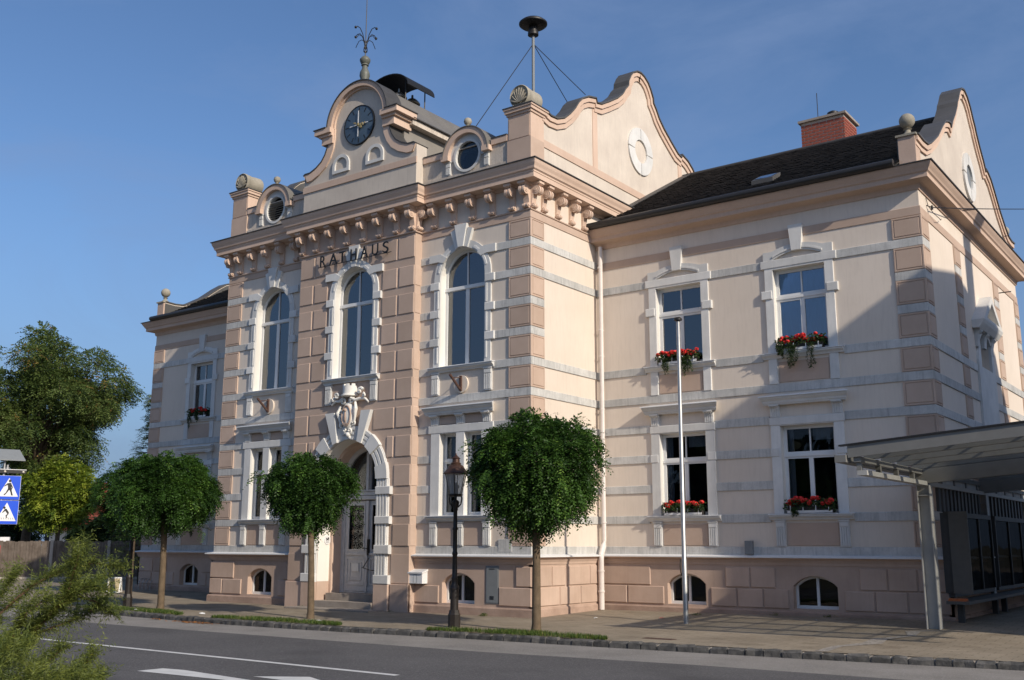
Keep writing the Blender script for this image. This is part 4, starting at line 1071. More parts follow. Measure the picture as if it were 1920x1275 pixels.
# urn finial with iron spray and lightning rod
m = MB(); m.lathe((XC, RY + 0.12, 14.58), [(0.16, 0.0), (0.16, 0.10), (0.12, 0.14), (0.115, 0.20), (0.15, 0.32), (0.14, 0.42), (0.085, 0.54), (0.075, 0.62), (0.11, 0.64), (0.10, 0.68), (0.12, 0.70), (0.155, 0.78), (0.155, 0.83), (0.10, 0.90), (0.04, 0.94), (0.02, 0.96)], 18)
fin = m.build('urn_finial', plain('grey_green_zinc', (0.12, 0.125, 0.105), 0.5, var=0.2, scale=6), hall)
m = MB(); fx, fy = XC, RY + 0.12
m.tube([(fx, fy, 15.5), (fx, fy, 18.4)], [0.016, 0.008], 6)
m.build('lightning_rod', 'iron', fin)
m = MB()
for k in range(4):
    a = R(k * 90 + 0); c_, s_ = math.cos(a), math.sin(a)
    m.tube([(fx + c_ * r, fy + s_ * r, z) for r, z in ((0.01, 15.72), (0.05, 15.92), (0.13, 16.16), (0.24, 16.30), (0.35, 16.31), (0.41, 16.26))], 0.012, 6)
    m.ball((fx + c_ * 0.42, fy + s_ * 0.42, 16.25), 0.04, 8, 6)
    m.tube([(fx + c_ * r, fy + s_ * r, z) for r, z in ((0.02, 15.95), (0.16, 16.08), (0.28, 16.07), (0.37, 15.95), (0.40, 15.90))], 0.010, 6)
    m.tube([(fx + c_ * r, fy + s_ * r, z) for r, z in ((0.01, 15.62), (0.07, 15.68), (0.06, 15.76), (0.01, 15.86))], 0.012, 6)
m.build('iron_spray', 'iron', fin)
# barrel-roofed dormer behind the clock gable
def barrel_pts(hw, z0, zc, n=20):
    r = zc - 13.45; a = [(r * math.cos(R(t)), 13.45 + r * math.sin(R(t))) for t in range(24, 91, 6)]
    h = [(hw, z0), ((hw + a[0][0]) / 2 - 0.03, (z0 + a[0][1]) / 2 - 0.03)] + a
    return [(XC + x, z) for x, z in h] + [(XC - x, z) for x, z in reversed(h[:-1])]
fy_ = lambda u, d, z: (u, d, z)
MB().plate(fy_, [(XC - 1.32, 11.0), (XC + 1.32, 11.0)] + barrel_pts(1.32, 13.25, 14.45), [], 0.15, 5.9).build('dormer_wall', plain('grey_dormer_render', (0.24, 0.22, 0.195), 0.9, var=0.1, scale=2), hall)
o = barrel_pts(1.58, 13.38, 14.60); i_ = barrel_pts(1.54, 13.32, 14.54)
MB().plate(fy_, o + i_[::-1], [], 0.16, 5.9).build('dormer_roof', 'barrel', hall)
for sg in (-1, 1):
    a, b = sorted((XC + sg * 1.33, XC + sg * 1.55)); MB().box(a, b, 0.24, 5.9, 13.17, 13.33).build('dormer_eave', 'attic', hall)
    a, b = sorted((XC + sg * 1.36, XC + sg * 1.62)); MB().box(a, b, 0.2, 5.9, 13.332, 13.36).build('dormer_gutter', 'darkmetal', hall)
# bells under a curved sheet canopy
o = [(XC + 0.86 * math.cos(R(a)), 14.78 + 0.50 * math.sin(R(a))) for a in range(0, 181, 12)]
i_ = [(XC + 0.84 * math.cos(R(a)), 14.77 + 0.48 * math.sin(R(a))) for a in range(180, -1, -12)]
bell_roof = MB().plate(fy_, o + i_, [], 0.75, 1.95).build('bell_canopy', 'black', hall)
for x in (-0.6, 0.6):
    for y in (0.95, 1.8): MB().tube([(XC + x, y, 14.2), (XC + x, y, 15.1)], 0.02, 6).build('canopy_post', 'iron', bell_roof)
for i, (x, y) in enumerate(((0.25, 1.05), (0.28, 1.6))):
    m = MB(); m.lathe((XC + x, y, 14.58), [(0.24, 0.0), (0.235, 0.03), (0.19, 0.09), (0.13, 0.15), (0.04, 0.19), (0.03, 0.3)], 20); m.build('bell', plain('bell_bronze', (0.34, 0.31, 0.26), 0.35, metal=0.8, var=0.15), bell_roof)

# ---- side gables of the central block and end gables of the wings
def gable(F, yc, half, base, thick, ring, name, border=0.27):
    pts = [(yc - x, z) for x, z in half] + [(yc + x, z) for x, z in reversed(half)]
    line = pts[:]
    out = [(pts[0][0], base)] + pts + [(pts[-1][0], base)]
    g = MB().plate(F.fn, out, [], -thick, 0.0).build(name, 'gable', hall)
    MB().ribbon(F.fn, line, -border, -0.005, -0.01, 0.045).build('gable_border', 'peach', hall)
    MB().ribbon(F.fn, line, -0.13, -0.02, 0.0, 0.085).build('gable_border', 'peach', hall)
    MB().ribbon(F.fn, line, -0.004, 0.035, -thick - 0.04, 0.12).build('gable_flashing', 'cap', hall)
    MB().plate(F.fn, [(a, b - 0.06) for a, b in out], [], -thick - 0.02, -thick - 0.004).build('gable_cladding', 'cap', hall)
    return g
hs = [(5.09, 12.56), (4.85, 12.50), (4.55, 12.53), (4.2, 12.68), (3.9, 12.92), (3.68, 13.14), (3.5, 13.38), (3.3, 13.56), (3.0, 13.72), (2.6, 13.82), (2.56, 13.70), (2.3, 13.76), (1.9, 13.98), (1.4, 14.28), (1.1, 14.52), (0.93, 14.74), (0.76, 14.90), (0.74, 15.06), (0.6, 15.28), (0.45, 15.44), (0.22, 15.56), (0.0, 15.60)]
for F in (FS, FSL):
    gable(F, 5.65, hs, 10.9, 0.36, None, 'side_gable')
    m = MB(); m.fbox(F.fn, 0.56, 10.9, -0.01, 0.025, 11.60, 11.80); m.build('gable_band', 'peach', hall)
    for y in (5.65 - 2.56, 5.65 + 2.56):
        m = MB(); m.fbox(F.fn, y - 0.12, y + 0.12, -0.01, 0.022, 11.80, 13.5); m.build('gable_pilaster', 'peach', hall)
    for q in range(4):
        m = MB(); ringseg(m, F.fn, 5.65, 13.1, 0.36, 0.72, q * 90 + 1.5, q * 90 + 88.5, -0.02, 0.05, 10); m.build('ring_stone', 'white', hall)
hw_ = [(5.34, 10.72), (4.9, 10.70), (4.5, 10.74), (4.1, 10.92), (3.5, 11.27), (2.9, 11.74), (2.55, 11.98), (2.2, 12.10), (2.0, 12.12), (1.96, 12.02), (1.74, 12.28), (1.4, 12.58), (1.08, 12.92), (1.0, 13.06), (0.85, 13.2), (0.6, 13.5), (0.32, 13.70), (0.0, 13.78)]
for F in (FE, FEL):
    gable(F, 8.42, hw_, 9.9, 0.36, None, 'end_gable', 0.24)
    for q in range(4):
        m = MB(); ringseg(m, F.fn, 8.42, 11.3, 0.34, 0.66, q * 90 + 2, q * 90 + 88, -0.02, 0.055, 10); m.build('ring_stone', 'white', hall)
    m = MB(); m.plate(F.fn, arc(8.42, 11.3, 0.34, 0, 345, 23), [], -0.02, 0.006); m.build('ring_field', 'greybox', hall)
    sg = 1 if F is FE else -1
    for yy in (D1 + 0.16, YE - 0.16):
        x0, x1 = sorted((F.p - sg * 0.34, F.p + sg * 0.03))
        MB().box(x0, x1, yy - 0.19, yy + 0.2, 9.95, 10.70).build('pedestal', 'plinth', hall)
        MB().box(x0 - 0.04, x1 + 0.04, yy - 0.23, yy + 0.24, 10.702, 10.75).build('pedestal_cap', 'stonegrey', hall)
        m = MB(); m.lathe(((x0 + x1) / 2, yy, 10.75), [(0.14, 0), (0.13, 0.05), (0.07, 0.10), (0.06, 0.15), (0.10, 0.18), (0.06, 0.2)], 16)
        m.ball(((x0 + x1) / 2, yy, 11.13), 0.175, 18, 12); m.build('ball_finial', 'stonegrey', hall)

# roofs: plain decks carrying rows of small tiles
SL = (13.12 - 9.93) / (8.42 - (D1 - 0.40))
def deck(name, x0, x1, y0, z0, yr, zr, y1, mat='darkmetal'):
    MB().prism([(x0, y0, z0), (x0, yr, zr), (x0, y1, z0), (x0, yr, zr - 0.35)], [(x1, y0, z0), (x1, yr, zr), (x1, y1, z0), (x1, yr, zr - 0.35)]).build(name, mat, hall)
M['tile'] = stucco('dark_roof_tile', (0.040, 0.036, 0.033), (0.105, 0.094, 0.085), rough=0.8, big=4, fine=30, bump=0.2, spots=0.6, streak_col=(0.15, 0.13, 0.115))
def tiles(name, x0, x1, y0, z0, yr, zr, pitch=0.175, expo=0.165):
    n = int((x1 - x0) / pitch); L = math.hypot(yr - y0, zr - z0); rows = int(L / expo)
    ty, tz = (yr - y0) / L, (zr - z0) / L; ny, nz = -tz * (1 if yr > y0 else -1), abs(ty)
    if yr < y0: ny = tz
    m = MB()
    for r in range(rows + 1):
        s0 = r * expo; s1 = min(L, s0 + expo * 1.35)
        off = 0.5 * pitch * (r % 2)
        for c in range(-1, n + 1):
            a, b = max(x0, x0 + c * pitch + off + 0.004), min(x1, x0 + (c + 1) * pitch + off - 0.004)
            if b - a < 0.03: continue
            j = rng.uniform(0, 0.010); sj = rng.uniform(-0.012, 0.012)
            h0, h1 = 0.046 + j * 1.6, 0.010
            p = [(a, s0 + sj, h0), (b, s0 + sj, h0 + rng.uniform(-0.003, 0.003)), (b, s1, h1), (a, s1, h1), (a, s0 + sj, h0 - 0.02), (b, s0 + sj, h0 - 0.02)]
            m.add([(x, y0 + ty * s + ny * h, z0 + tz * s + nz * h) for x, s, h in p], [(0, 1, 2, 3), (4, 5, 1, 0)])
    o = link(name, m.mesh(name, 'tile', False), hall); o['kind'] = 'stuff'
for x0, x1 in ((0.02, XD - 0.34), (XE + 0.34, XB - 0.02)):
    deck('roof', x0, x1, D1 - 0.40, 9.93, 8.42, 13.12, 14.18)
    tiles('roof_tiles', x0, x1, D1 - 0.40, 9.93, 8.42, 13.12)
    m = MB(); m.tube([(x0, 8.42, 13.15), (x1, 8.42, 13.15)], 0.07, 8); m.build('ridge_cap', 'darkmetal', hall)
    m = MB(); seg = 10
    xe = x1 - 0.02 if x0 > -1 else x1; xs = x0 if x0 > -1 else x0 - 0.1
    m.tube([(xs, D1 - 0.47, 9.985), (xe, D1 - 0.47, 9.985)], 0.085, 12); m.build('gutter', 'gutter', hall)
# sheet-metal flashing where the wing roof meets the side gable, a skylight, snow hooks
m = MB(); fs = lambda y, o: (D1 - 0.40 + y, 9.93 + SL * y + o)
m.prism([(0.02, *fs(0.0, 0.05)), (0.30, *fs(0.0, 0.05)), (0.30, *fs(0, 0.08)), (0.02, *fs(0, 0.08))], [(0.02, *fs(5.7, 0.05)), (0.30, *fs(5.7, 0.05)), (0.30, *fs(5.7, 0.08)), (0.02, *fs(5.7, 0.08))]); m.build('valley_flashing', 'darkmetal', hall)
m = MB(); m.prism([(4.18, *fs(1.2, 0.04)), (4.75, *fs(1.2, 0.04)), (4.75, *fs(1.2, 0.16)), (4.18, *fs(1.2, 0.16))], [(4.18, *fs(1.75, 0.04)), (4.75, *fs(1.75, 0.04)), (4.75, *fs(1.75, 0.14)), (4.18, *fs(1.75, 0.14))]); sk = m.build('skylight', 'cap', hall)
m = MB(); m.prism([(4.25, *fs(1.26, 0.16)), (4.68, *fs(1.26, 0.16)), (4.68, *fs(1.26, 0.17)), (4.25, *fs(1.26, 0.17))], [(4.25, *fs(1.69, 0.145)), (4.68, *fs(1.69, 0.145)), (4.68, *fs(1.69, 0.155)), (4.25, *fs(1.69, 0.155))]); m.build('pane', 'glassdark', sk)
# main roof between the side gables
deck('roof', XB + 0.36, -0.36, 0.30, 11.80, 5.65, 14.55, YC + 0.2)
# red-brick chimney, brick by brick
CHX0, CHX1, CHY0, CHY1, CHZ0, CHZ1 = 3.86, 5.16, 8.62, 9.75, 12.6, 14.04
chim = MB().box(CHX0 + 0.012, CHX1 - 0.012, CHY0 + 0.012, CHY1 - 0.012, CHZ0, CHZ1).build('chimney', 'mortar', hall)
rowh = 0.098; bl = 0.225
bmesh_x = MB().box(-0.5, 0.5, -0.03, 0.03, 0, rowh - 0.016)
def brick_mesh(w, d):
    return shared(('brick', round(w, 2), round(d, 2)), lambda: MB().box(-w / 2, w / 2, -d / 2, d / 2, 0, rowh - 0.026).mesh('brick', 'brick'))
for r in range(int((CHZ1 - CHZ0) / rowh)):
    z = CHZ0 + r * rowh + 0.008
    if z < 12.95: continue
    off = (r % 2) * bl / 2
    x = CHX0 - off
    while x < CHX1 - 0.02:
        a, b = max(x, CHX0), min(x + bl - 0.024, CHX1)
        if b - a > 0.05: link('brick', brick_mesh(b - a, 0.06), chim, ((a + b) / 2, CHY0 + 0.028, z))
        x += bl
    y = CHY0 + 0.062 - (bl / 2 - off)
    while y < CHY1 - 0.02:
        a, b = max(y, CHY0 + 0.062), min(y + bl - 0.024, CHY1)
        if b - a > 0.05: link('brick', brick_mesh(0.06, b - a), chim, (CHX1 - 0.028, (a + b) / 2, z))
        y += bl
MB().box(CHX0 - 0.07, CHX1 + 0.07, CHY0 - 0.07, CHY1 + 0.07, CHZ1, CHZ1 + 0.07).build('chimney_slab', 'concrete', chim)
m = MB(); m.lathe((4.72, 9.0, CHZ1 + 0.07), [(0.13, 0), (0.13, 0.12), (0.17, 0.13), (0.17, 0.2), (0.1, 0.24)], 14); m.build('chimney_cowl', 'iron', chim)
MB().tube([(4.35, 8.75, 13.6), (4.35, 8.75, 14.95)], 0.012, 5).build('lightning_rod', 'iron', chim)
MB().box(CHX0 - 0.05, CHX1 + 0.05, CHY0 - 0.06, CHY1 + 0.05, 12.9, 13.10).build('chimney_flashing', 'cap', chim)

# ---- rainwater pipe in the corner, cabinets and small fittings on the wall
m = MB(); px, py = 0.20, D1 - 0.13
m.tube([(px + 0.02, py, 9.47), (px + 0.02, py, 9.45), (px + 0.02, py, 9.3), (px + 0.02, py, 9.2), (px, py, 1.75), (px - 0.01, py - 0.02, 1.62), (px - 0.01, py - 0.13, 1.40), (px - 0.01, py - 0.15, 1.25), (px - 0.01, py - 0.15, 0.06)], [0.055] * 5 + [0.075, 0.075, 0.072, 0.072], 14)
dp = m.build('drainpipe', 'pipe', hall)
for z in (8.9, 7.2, 6.5, 5.1, 3.4, 2.2):
    m = MB(); m.lathe((px, py, z), [(0.066, -0.02), (0.066, 0.02)], 14); m.box(px - 0.015, px + 0.015, py, py + 0.13, z - 0.01, z + 0.01); m.build('pipe_clip', 'pipe', dp)
for z in (1.0, 0.5):
    m = MB(); m.lathe((px - 0.01, py - 0.15, z), [(0.085, -0.02), (0.085, 0.02)], 14); m.build('pipe_clip', 'pipe', dp)
cab = MB().box(-1.27, -0.885, -PL - 0.012, -PL + 0.02, 0.28, 1.15).build('meter_cabinet', 'greybox', hall)
MB().box(-1.245, -0.91, -PL - 0.02, -PL - 0.013, 0.305, 1.125).build('cabinet_door', 'greybox', cab)
m = MB()
for q in range(4): m.box(-1.14, -1.02, -PL - 0.026, -PL - 0.021, 0.38 + q * 0.022, 0.39 + q * 0.022)
m.box(-1.15, -1.0, -PL - 0.026, -PL - 0.021, 1.07, 1.085); m.build('cabinet_vent', 'black', cab)
MB().box(3.98, 4.17, D1 - 0.11, D1 - 0.03, 1.43, 1.74).build('junction_box', 'greybox', hall)
block(FC, 'wall_patch', hall, -0.93, -0.53, 1.47, 1.77, 0.036, 'band', 0.006)
# wire bracket on the right end wall
m = MB(); m.tube([(XD, 3.70, 9.22), (XD + 0.12, 3.78, 9.16)], 0.012, 6); m.lathe((XD + 0.1, 3.78, 9.12), [(0.025, 0), (0.03, 0.05), (0.02, 0.1)], 8)
m.tube([(XD + 0.02, 3.62, 9.38), (XD + 0.04, 3.7, 9.2), (XD + 0.1, 3.9, 9.06), (XD + 0.14, 4.2, 9.02), (XD + 0.10, 4.5, 9.06), (XD + 0.06, 4.75, 9.16)], 0.008, 5)
m.build('wire_bracket', 'iron', hall)
m = MB(); m.tube([(XD, 10.95, 8.62), (XD + 0.35, 10.95, 8.62)], 0.015, 6); m.build('wall_hook', 'iron', hall)

# ------------------------------------------------------------------ ground, road, pavement, kerb
ROADZ = -0.105
def ground_mat(name, c1, c2, scale, fine, rough=0.95, bump=0.4, speck=0.0, speck_col=(0.3, 0.3, 0.3), patches=None):
    m, n, l, b = node_mat(name)
    tc = n.new('ShaderNodeTexCoord')
    a = n.new('ShaderNodeTexNoise'); a.inputs['Scale'].default_value = scale; a.inputs['Detail'].default_value = 8; a.inputs['Roughness'].default_value = 0.65
    l.new(tc.outputs['Object'], a.inputs['Vector'])
    rp = n.new('ShaderNodeMapRange'); rp.inputs['From Min'].default_value = 0.36; rp.inputs['From Max'].default_value = 0.66; l.new(a.outputs['Fac'], rp.inputs['Value'])
    mx = n.new('ShaderNodeMix'); mx.data_type = 'RGBA'; mx.inputs[6].default_value = (*c1, 1); mx.inputs[7].default_value = (*c2, 1); l.new(rp.outputs[0], mx.inputs[0])
    v = n.new('ShaderNodeTexNoise'); v.inputs['Scale'].default_value = fine; v.inputs['Detail'].default_value = 3; v.inputs['Roughness'].default_value = 0.8
    l.new(tc.outputs['Object'], v.inputs['Vector'])
    last = mx.outputs[2]
    if speck:
        sr = n.new('ShaderNodeMapRange'); sr.inputs['From Min'].default_value = 0.52; sr.inputs['From Max'].default_value = 0.70; sr.inputs['To Max'].default_value = speck; l.new(v.outputs['Fac'], sr.inputs['Value'])
        m2 = n.new('ShaderNodeMix'); m2.data_type = 'RGBA'; m2.inputs[7].default_value = (*speck_col, 1); l.new(sr.outputs[0], m2.inputs[0]); l.new(last, m2.inputs[6]); last = m2.outputs[2]
    if patches:
        pn = n.new('ShaderNodeTexNoise'); pn.inputs['Scale'].default_value = patches[0]; pn.inputs['Detail'].default_value = 4; l.new(tc.outputs['Object'], pn.inputs['Vector'])
        pr = n.new('ShaderNodeMapRange'); pr.inputs['From Min'].default_value = 0.55; pr.inputs['From Max'].default_value = 0.70; pr.inputs['To Max'].default_value = patches[1]; l.new(pn.outputs['Fac'], pr.inputs['Value'])
        m4 = n.new('ShaderNodeMix'); m4.data_type = 'RGBA'; m4.inputs[7].default_value = (*patches[2], 1); l.new(pr.outputs[0], m4.inputs[0]); l.new(last, m4.inputs[6]); last = m4.outputs[2]
    l.new(last, b.inputs['Base Color']); b.inputs['Roughness'].default_value = rough; b.inputs['Specular IOR Level'].default_value = 0.2
    bp = n.new('ShaderNodeBump'); bp.inputs['Strength'].default_value = bump; bp.inputs['Distance'].default_value = 0.012
    l.new(v.outputs['Fac'], bp.inputs['Height']); l.new(bp.outputs[0], b.inputs['Normal'])
    return m
M['asphalt'] = ground_mat('dark_asphalt', (0.080, 0.078, 0.080), (0.105, 0.102, 0.103), 0.35, 45, speck=0.8, speck_col=(0.25, 0.24, 0.235), bump=0.8, patches=(0.5, 0.5, (0.062, 0.060, 0.061)))
M['shoulder'] = ground_mat('worn_grey_asphalt', (0.19, 0.178, 0.165), (0.26, 0.245, 0.228), 0.9, 40, speck=0.75, speck_col=(0.42, 0.40, 0.375), bump=0.9)
M['ground'] = ground_mat('dry_ground', (0.11, 0.10, 0.07), (0.16, 0.15, 0.10), 0.3, 30)
M['paint'] = ground_mat('road_paint', (0.52, 0.52, 0.51), (0.62, 0.62, 0.60), 3.0, 80, speck=0.25, speck_col=(0.3, 0.3, 0.3), bump=0.3)
def pave_mat():
    m = ground_mat('pavement_asphalt', (0.245, 0.208, 0.158), (0.345, 0.295, 0.228), 0.55, 32, speck=0.5, speck_col=(0.15, 0.125, 0.095), bump=0.7, patches=(1.3, 0.55, (0.185, 0.15, 0.108)))
    n, l = m.node_tree.nodes, m.node_tree.links
    b = n['Principled BSDF']; src = b.inputs['Base Color'].links[0].from_socket
    tc = n.new('ShaderNodeTexCoord'); bk = n.new('ShaderNodeTexBrick')
    bk.inputs['Scale'].default_value = 1.0; bk.inputs['Brick Width'].default_value = 0.40; bk.inputs['Row Height'].default_value = 0.20; bk.inputs['Mortar Size'].default_value = 0.011; bk.inputs['Mortar Smooth'].default_value = 0.4
    bk.inputs['Color1'].default_value = (1, 1, 1, 1); bk.inputs['Color2'].default_value = (0.86, 0.85, 0.84, 1); bk.inputs['Mortar'].default_value = (0.55, 0.52, 0.48, 1)
    l.new(tc.outputs['Object'], bk.inputs['Vector'])
    mu = n.new('ShaderNodeMix'); mu.data_type = 'RGBA'; mu.blend_type = 'MULTIPLY'; mu.inputs[0].default_value = 0.8
    l.new(src, mu.inputs[6]); l.new(bk.outputs['Color'], mu.inputs[7]); l.new(mu.outputs[2], b.inputs['Base Color'])
    return m
M['pave'] = pave_mat()
def sheet(name, pts, z, mat, kind='structure', fz=None):
    v = [(x, y, z if fz is None else fz(x, y)) for x, y in pts]
    o = MB().add(v, [tuple(range(len(v)))]); ob = link(name, o.mesh(name, mat, False)); ob['kind'] = kind
    if ob.data.polygons[0].normal.z < 0: ob.data.flip_normals()
    return ob
sheet('ground', [(-900, -900), (900, -900), (900, 900), (-900, 900)], -0.16, 'ground')
KERB = [(40, -0.2), (14.0, -2.72), (10.83, -3.155), (9.27, -3.37), (7.70, -3.58), (5.93, -3.73), (3.94, -3.90), (1.64, -4.03), (-0.83, -4.31), (-3.0, -4.50), (-5.0, -4.55), (-7.2, -4.44), (-9.8, -4.28), (-12.4, -4.27), (-18, -4.4), (-30, -4.8), (-60, -5.5), (-120, -7)]
road = sheet('road', [(x, y - 0.02) for x, y in KERB] + [(-120, -60), (40, -60)], ROADZ, 'shoulder')
ASPH = [(40, -4.7), (11.0, -5.15), (9.8, -5.25), (6.7, -5.38), (3.1, -5.80), (-2.1, -5.95), (-7.3, -6.1), (-14, -6.2), (-30, -6.6), (-120, -9)]
sheet('road_lane', ASPH + [(-120, -24), (40, -24)], ROADZ + 0.004, 'asphalt')
sheet('verge', [(-120, -15.2), (40, -15.2), (40, -40), (-120, -40)], ROADZ + 0.03, 'ground')
# painted marks
sheet('lane_line', [(-60, -8.99), (4.09, -9.02), (4.09, -8.90), (-60, -8.87)], ROADZ + 0.008, 'paint')
sheet('lane_arrow', [(0.84, -10.79), (0.87, -10.39), (1.30, -10.33), (3.05, -10.50), (3.9, -10.62), (4.2, -10.9), (2.9, -10.66)], ROADZ + 0.008, 'paint')
sheet('lane_arrow', [(2.62, -10.22), (3.28, -9.80), (3.68, -9.97), (4.0, -10.12), (4.6, -10.5), (3.9, -10.45), (3.30, -10.25)], ROADZ + 0.0095, 'paint')
# pavement: level at the kerb, rising a little towards the wings
def pz(x, y):
    t = max(0.0, min(1.0, (y + 0.2) / 3.2))
    return t * (0.05 + 0.010 * max(0.0, min(8.0, x)))
m = MB(); nx, ny = 60, 14
xs = list(np.linspace(-60, 30, 91)); V = []; Fc = []
def kerb_y(x):
    for (x0, y0), (x1, y1) in zip(KERB, KERB[1:]):
        if x1 <= x <= x0: return y1 + (y0 - y1) * (x - x1) / (x0 - x1)
    return -5.0
rows = [0.0, 0.06, 0.15, 0.25, 0.35, 0.45, 0.55, 0.65, 0.75, 1.0]
for x in xs:
    y0 = kerb_y(x) + 0.13
    for t in (0, 1, 2, 3): V.append((x, y0 + (-0.2 - y0) * t / 3, 0.0))
    for y in (0.8, 1.8, 3.0, 6.0, 16.0, 60.0): V.append((x, y, pz(x, y)))
kk = 10
for i in range(len(xs) - 1):
    for j in range(kk - 1): Fc.append((i * kk + j, (i + 1) * kk + j, (i + 1) * kk + j + 1, i * kk + j + 1))
pv = link('pavement', MB().add(V, Fc).mesh('pavement', 'pave', False)); pv['kind'] = 'structure'
# gravelly filled trench crossing the pavement
M['gravel'] = ground_mat('trench_gravel', (0.20, 0.18, 0.16), (0.42, 0.39, 0.35), 9.0, 30, speck=0.8, speck_col=(0.10, 0.09, 0.08), bump=1.0)
tq = [(8.55, 1.15), (8.2, 0.9), (8.35, 0.2), (8.0, -0.6), (8.15, -1.5), (7.85, -2.4), (7.95, -3.35)]
sheet('trench_patch', [(x - 0.10 - 0.05 * math.sin(i * 2.1), y) for i, (x, y) in enumerate(tq)] + [(x + 0.14 + 0.06 * math.cos(i * 1.7), y + 0.03) for i, (x, y) in reversed(list(enumerate(tq)))], 0.0, 'gravel', 'structure', lambda x, y: pz(x, y) + 0.005)
# kerb: separate granite setts
kerb = empty('kerb', (0, -4.3, 0)); kerb['kind'] = 'structure'
def kerb_stone_mesh(L, seed):
    r = random.Random(seed); w, h = 0.15, 0.26; j = lambda s=0.012: r.uniform(-s, s)
    ch = 0.028
    v = []
    for (ex, z, i) in ((0, -h, 0), (0, -ch, 0), (ch, 0, 1)):
        e = ex
        for (x, y) in ((-L/2 + e, -w/2 + e), (0, -w/2 + e), (L/2 - e, -w/2 + e), (L/2 - e, w/2 - e), (0, w/2 - e), (-L/2 + e, w/2 - e)):
            v.append((x + j(0.012), y + j(0.016), z + (j(0.014) if i or z > -0.1 else 0)))
    f = []
    for a in (0, 6):
        for k in range(6): f.append((a + k, a + (k + 1) % 6, a + 6 + (k + 1) % 6, a + 6 + k))
    f += [(12, 13, 16, 17), (13, 14, 15, 16)]
    return MB().add(v, f).mesh('kerb_stone', 'kerb')
KM = [[kerb_stone_mesh(L, 31 * a + int(L * 100)) for a in range(5)] for L in (0.22, 0.28, 0.34)]
pts = [p for p in KERB if -30 <= p[0] <= 14.5]
acc = [Vector((x, y, 0)) for x, y in pts]; kr = random.Random(5)
for a, b in zip(acc, acc[1:]):
    d = b - a; L = d.length; u = d / L; s = 0.0
    while s < L - 0.05:
        li = kr.choice((0, 1, 1, 2)); ln = (0.22, 0.28, 0.34)[li]
        if s + ln > L + 0.05: li = 0; ln = 0.22
        c = a + u * (s + ln / 2)
        o = link('kerb_stone', kr.choice(KM[li]), kerb, (c.x, c.y + 4.3 + 0.06, 0.004 + kr.uniform(-0.012, 0.010)))
        o.rotation_euler = (kr.uniform(-0.03, 0.03), kr.uniform(-0.02, 0.02), math.atan2(u.y, u.x) + kr.uniform(-0.02, 0.02) + (math.pi if kr.random() < 0.5 else 0))
        s += ln + 0.022

# sandy joint bed behind and between the setts
m = MB()
for (xa, ya), (xb, yb) in zip(pts, pts[1:]):
    m.prism([(xa, ya + 0.02, -0.2), (xa, ya + 0.20, -0.2), (xa, ya + 0.20, -0.004), (xa, ya + 0.02, -0.03)], [(xb, yb + 0.02, -0.2), (xb, yb + 0.20, -0.2), (xb, yb + 0.20, -0.004), (xb, yb + 0.02, -0.03)])
m.build('kerb_bedding', plain('joint_sand', (0.33, 0.29, 0.24), 0.95, var=0.1), kerb, (0, 4.3, 0))
# grass strips along the kerb, built from blades over thin soil
M['soil'] = ground_mat('grass_soil', (0.10, 0.095, 0.045), (0.17, 0.145, 0.085), 4.0, 40)
def grass_patch(x0, x1, y_in, dy, seed):
    r = np.random.default_rng(seed); n = 30
    line = np.linspace(x0, x1, n); low = [(x, kerb_y(x) + 0.17 + 0.02 * math.sin(x * 9)) for x in line]
    prof = lambda x: max(0.02, math.sin(math.pi * (x - x0) / (x1 - x0)) ** 0.45)
    hi = [(x, kerb_y(x) + 0.18 + dy * prof(x) * (1 + 0.12 * math.sin(x * 5))) for x in line[::-1]]
    so = sheet('grass_soil', low + hi, 0.006, 'soil', 'structure')
    N = int(1700 * (x1 - x0)); X = r.uniform(x0, x1, N)
    X = X[(np.sin(X * 3.1 + seed) + np.sin(X * 7.7) * 0.7 + r.uniform(-1.6, 1.6, N)) > -0.55]; N = len(X)
    lo = np.array([kerb_y(x) for x in X]) + 0.13; pr = np.array([max(0.02, math.sin(math.pi * (x - x0) / (x1 - x0)) ** 0.45) for x in X])
    Y = lo + (dy * pr + 0.08) * r.uniform(0, 1, N) ** 0.8
    P = np.stack([X, Y, np.full(N, 0.003)], 1)
    h = r.uniform(0.02, 0.075, N)[:, None]; a = r.uniform(0, 6.283, N); w = r.uniform(0.004, 0.009, N)[:, None]
    dx = np.stack([np.cos(a), np.sin(a), np.zeros(N)], 1); ln = np.stack([np.cos(a + 1.3), np.sin(a + 1.3), np.zeros(N)], 1) * r.uniform(0, 0.05, N)[:, None]
    tip = P + np.array([0, 0, 1]) * h + ln
    q = np.stack([P - dx * w, P + dx * w, tip + dx * w * 0.2, tip - dx * w * 0.2], 1)
    o = leaves_object('grass', q, r.uniform(0, 1, N) ** 1.4, 'grassblade'); o['kind'] = 'stuff'
    tag(o, None)
    return o
grs = [grass_patch(0.3, 4.2, 0, 0.58, 1), grass_patch(-5.9, -1.9, 0, 0.52, 2), grass_patch(-11.8, -7.2, 0, 0.56, 3)]
for g, s in zip(grs, ('under the nearest globe tree', 'under the small tree before the door', 'under the left globe tree')):
    tag(g, 'strip of short green grass ' + s, 'grass')
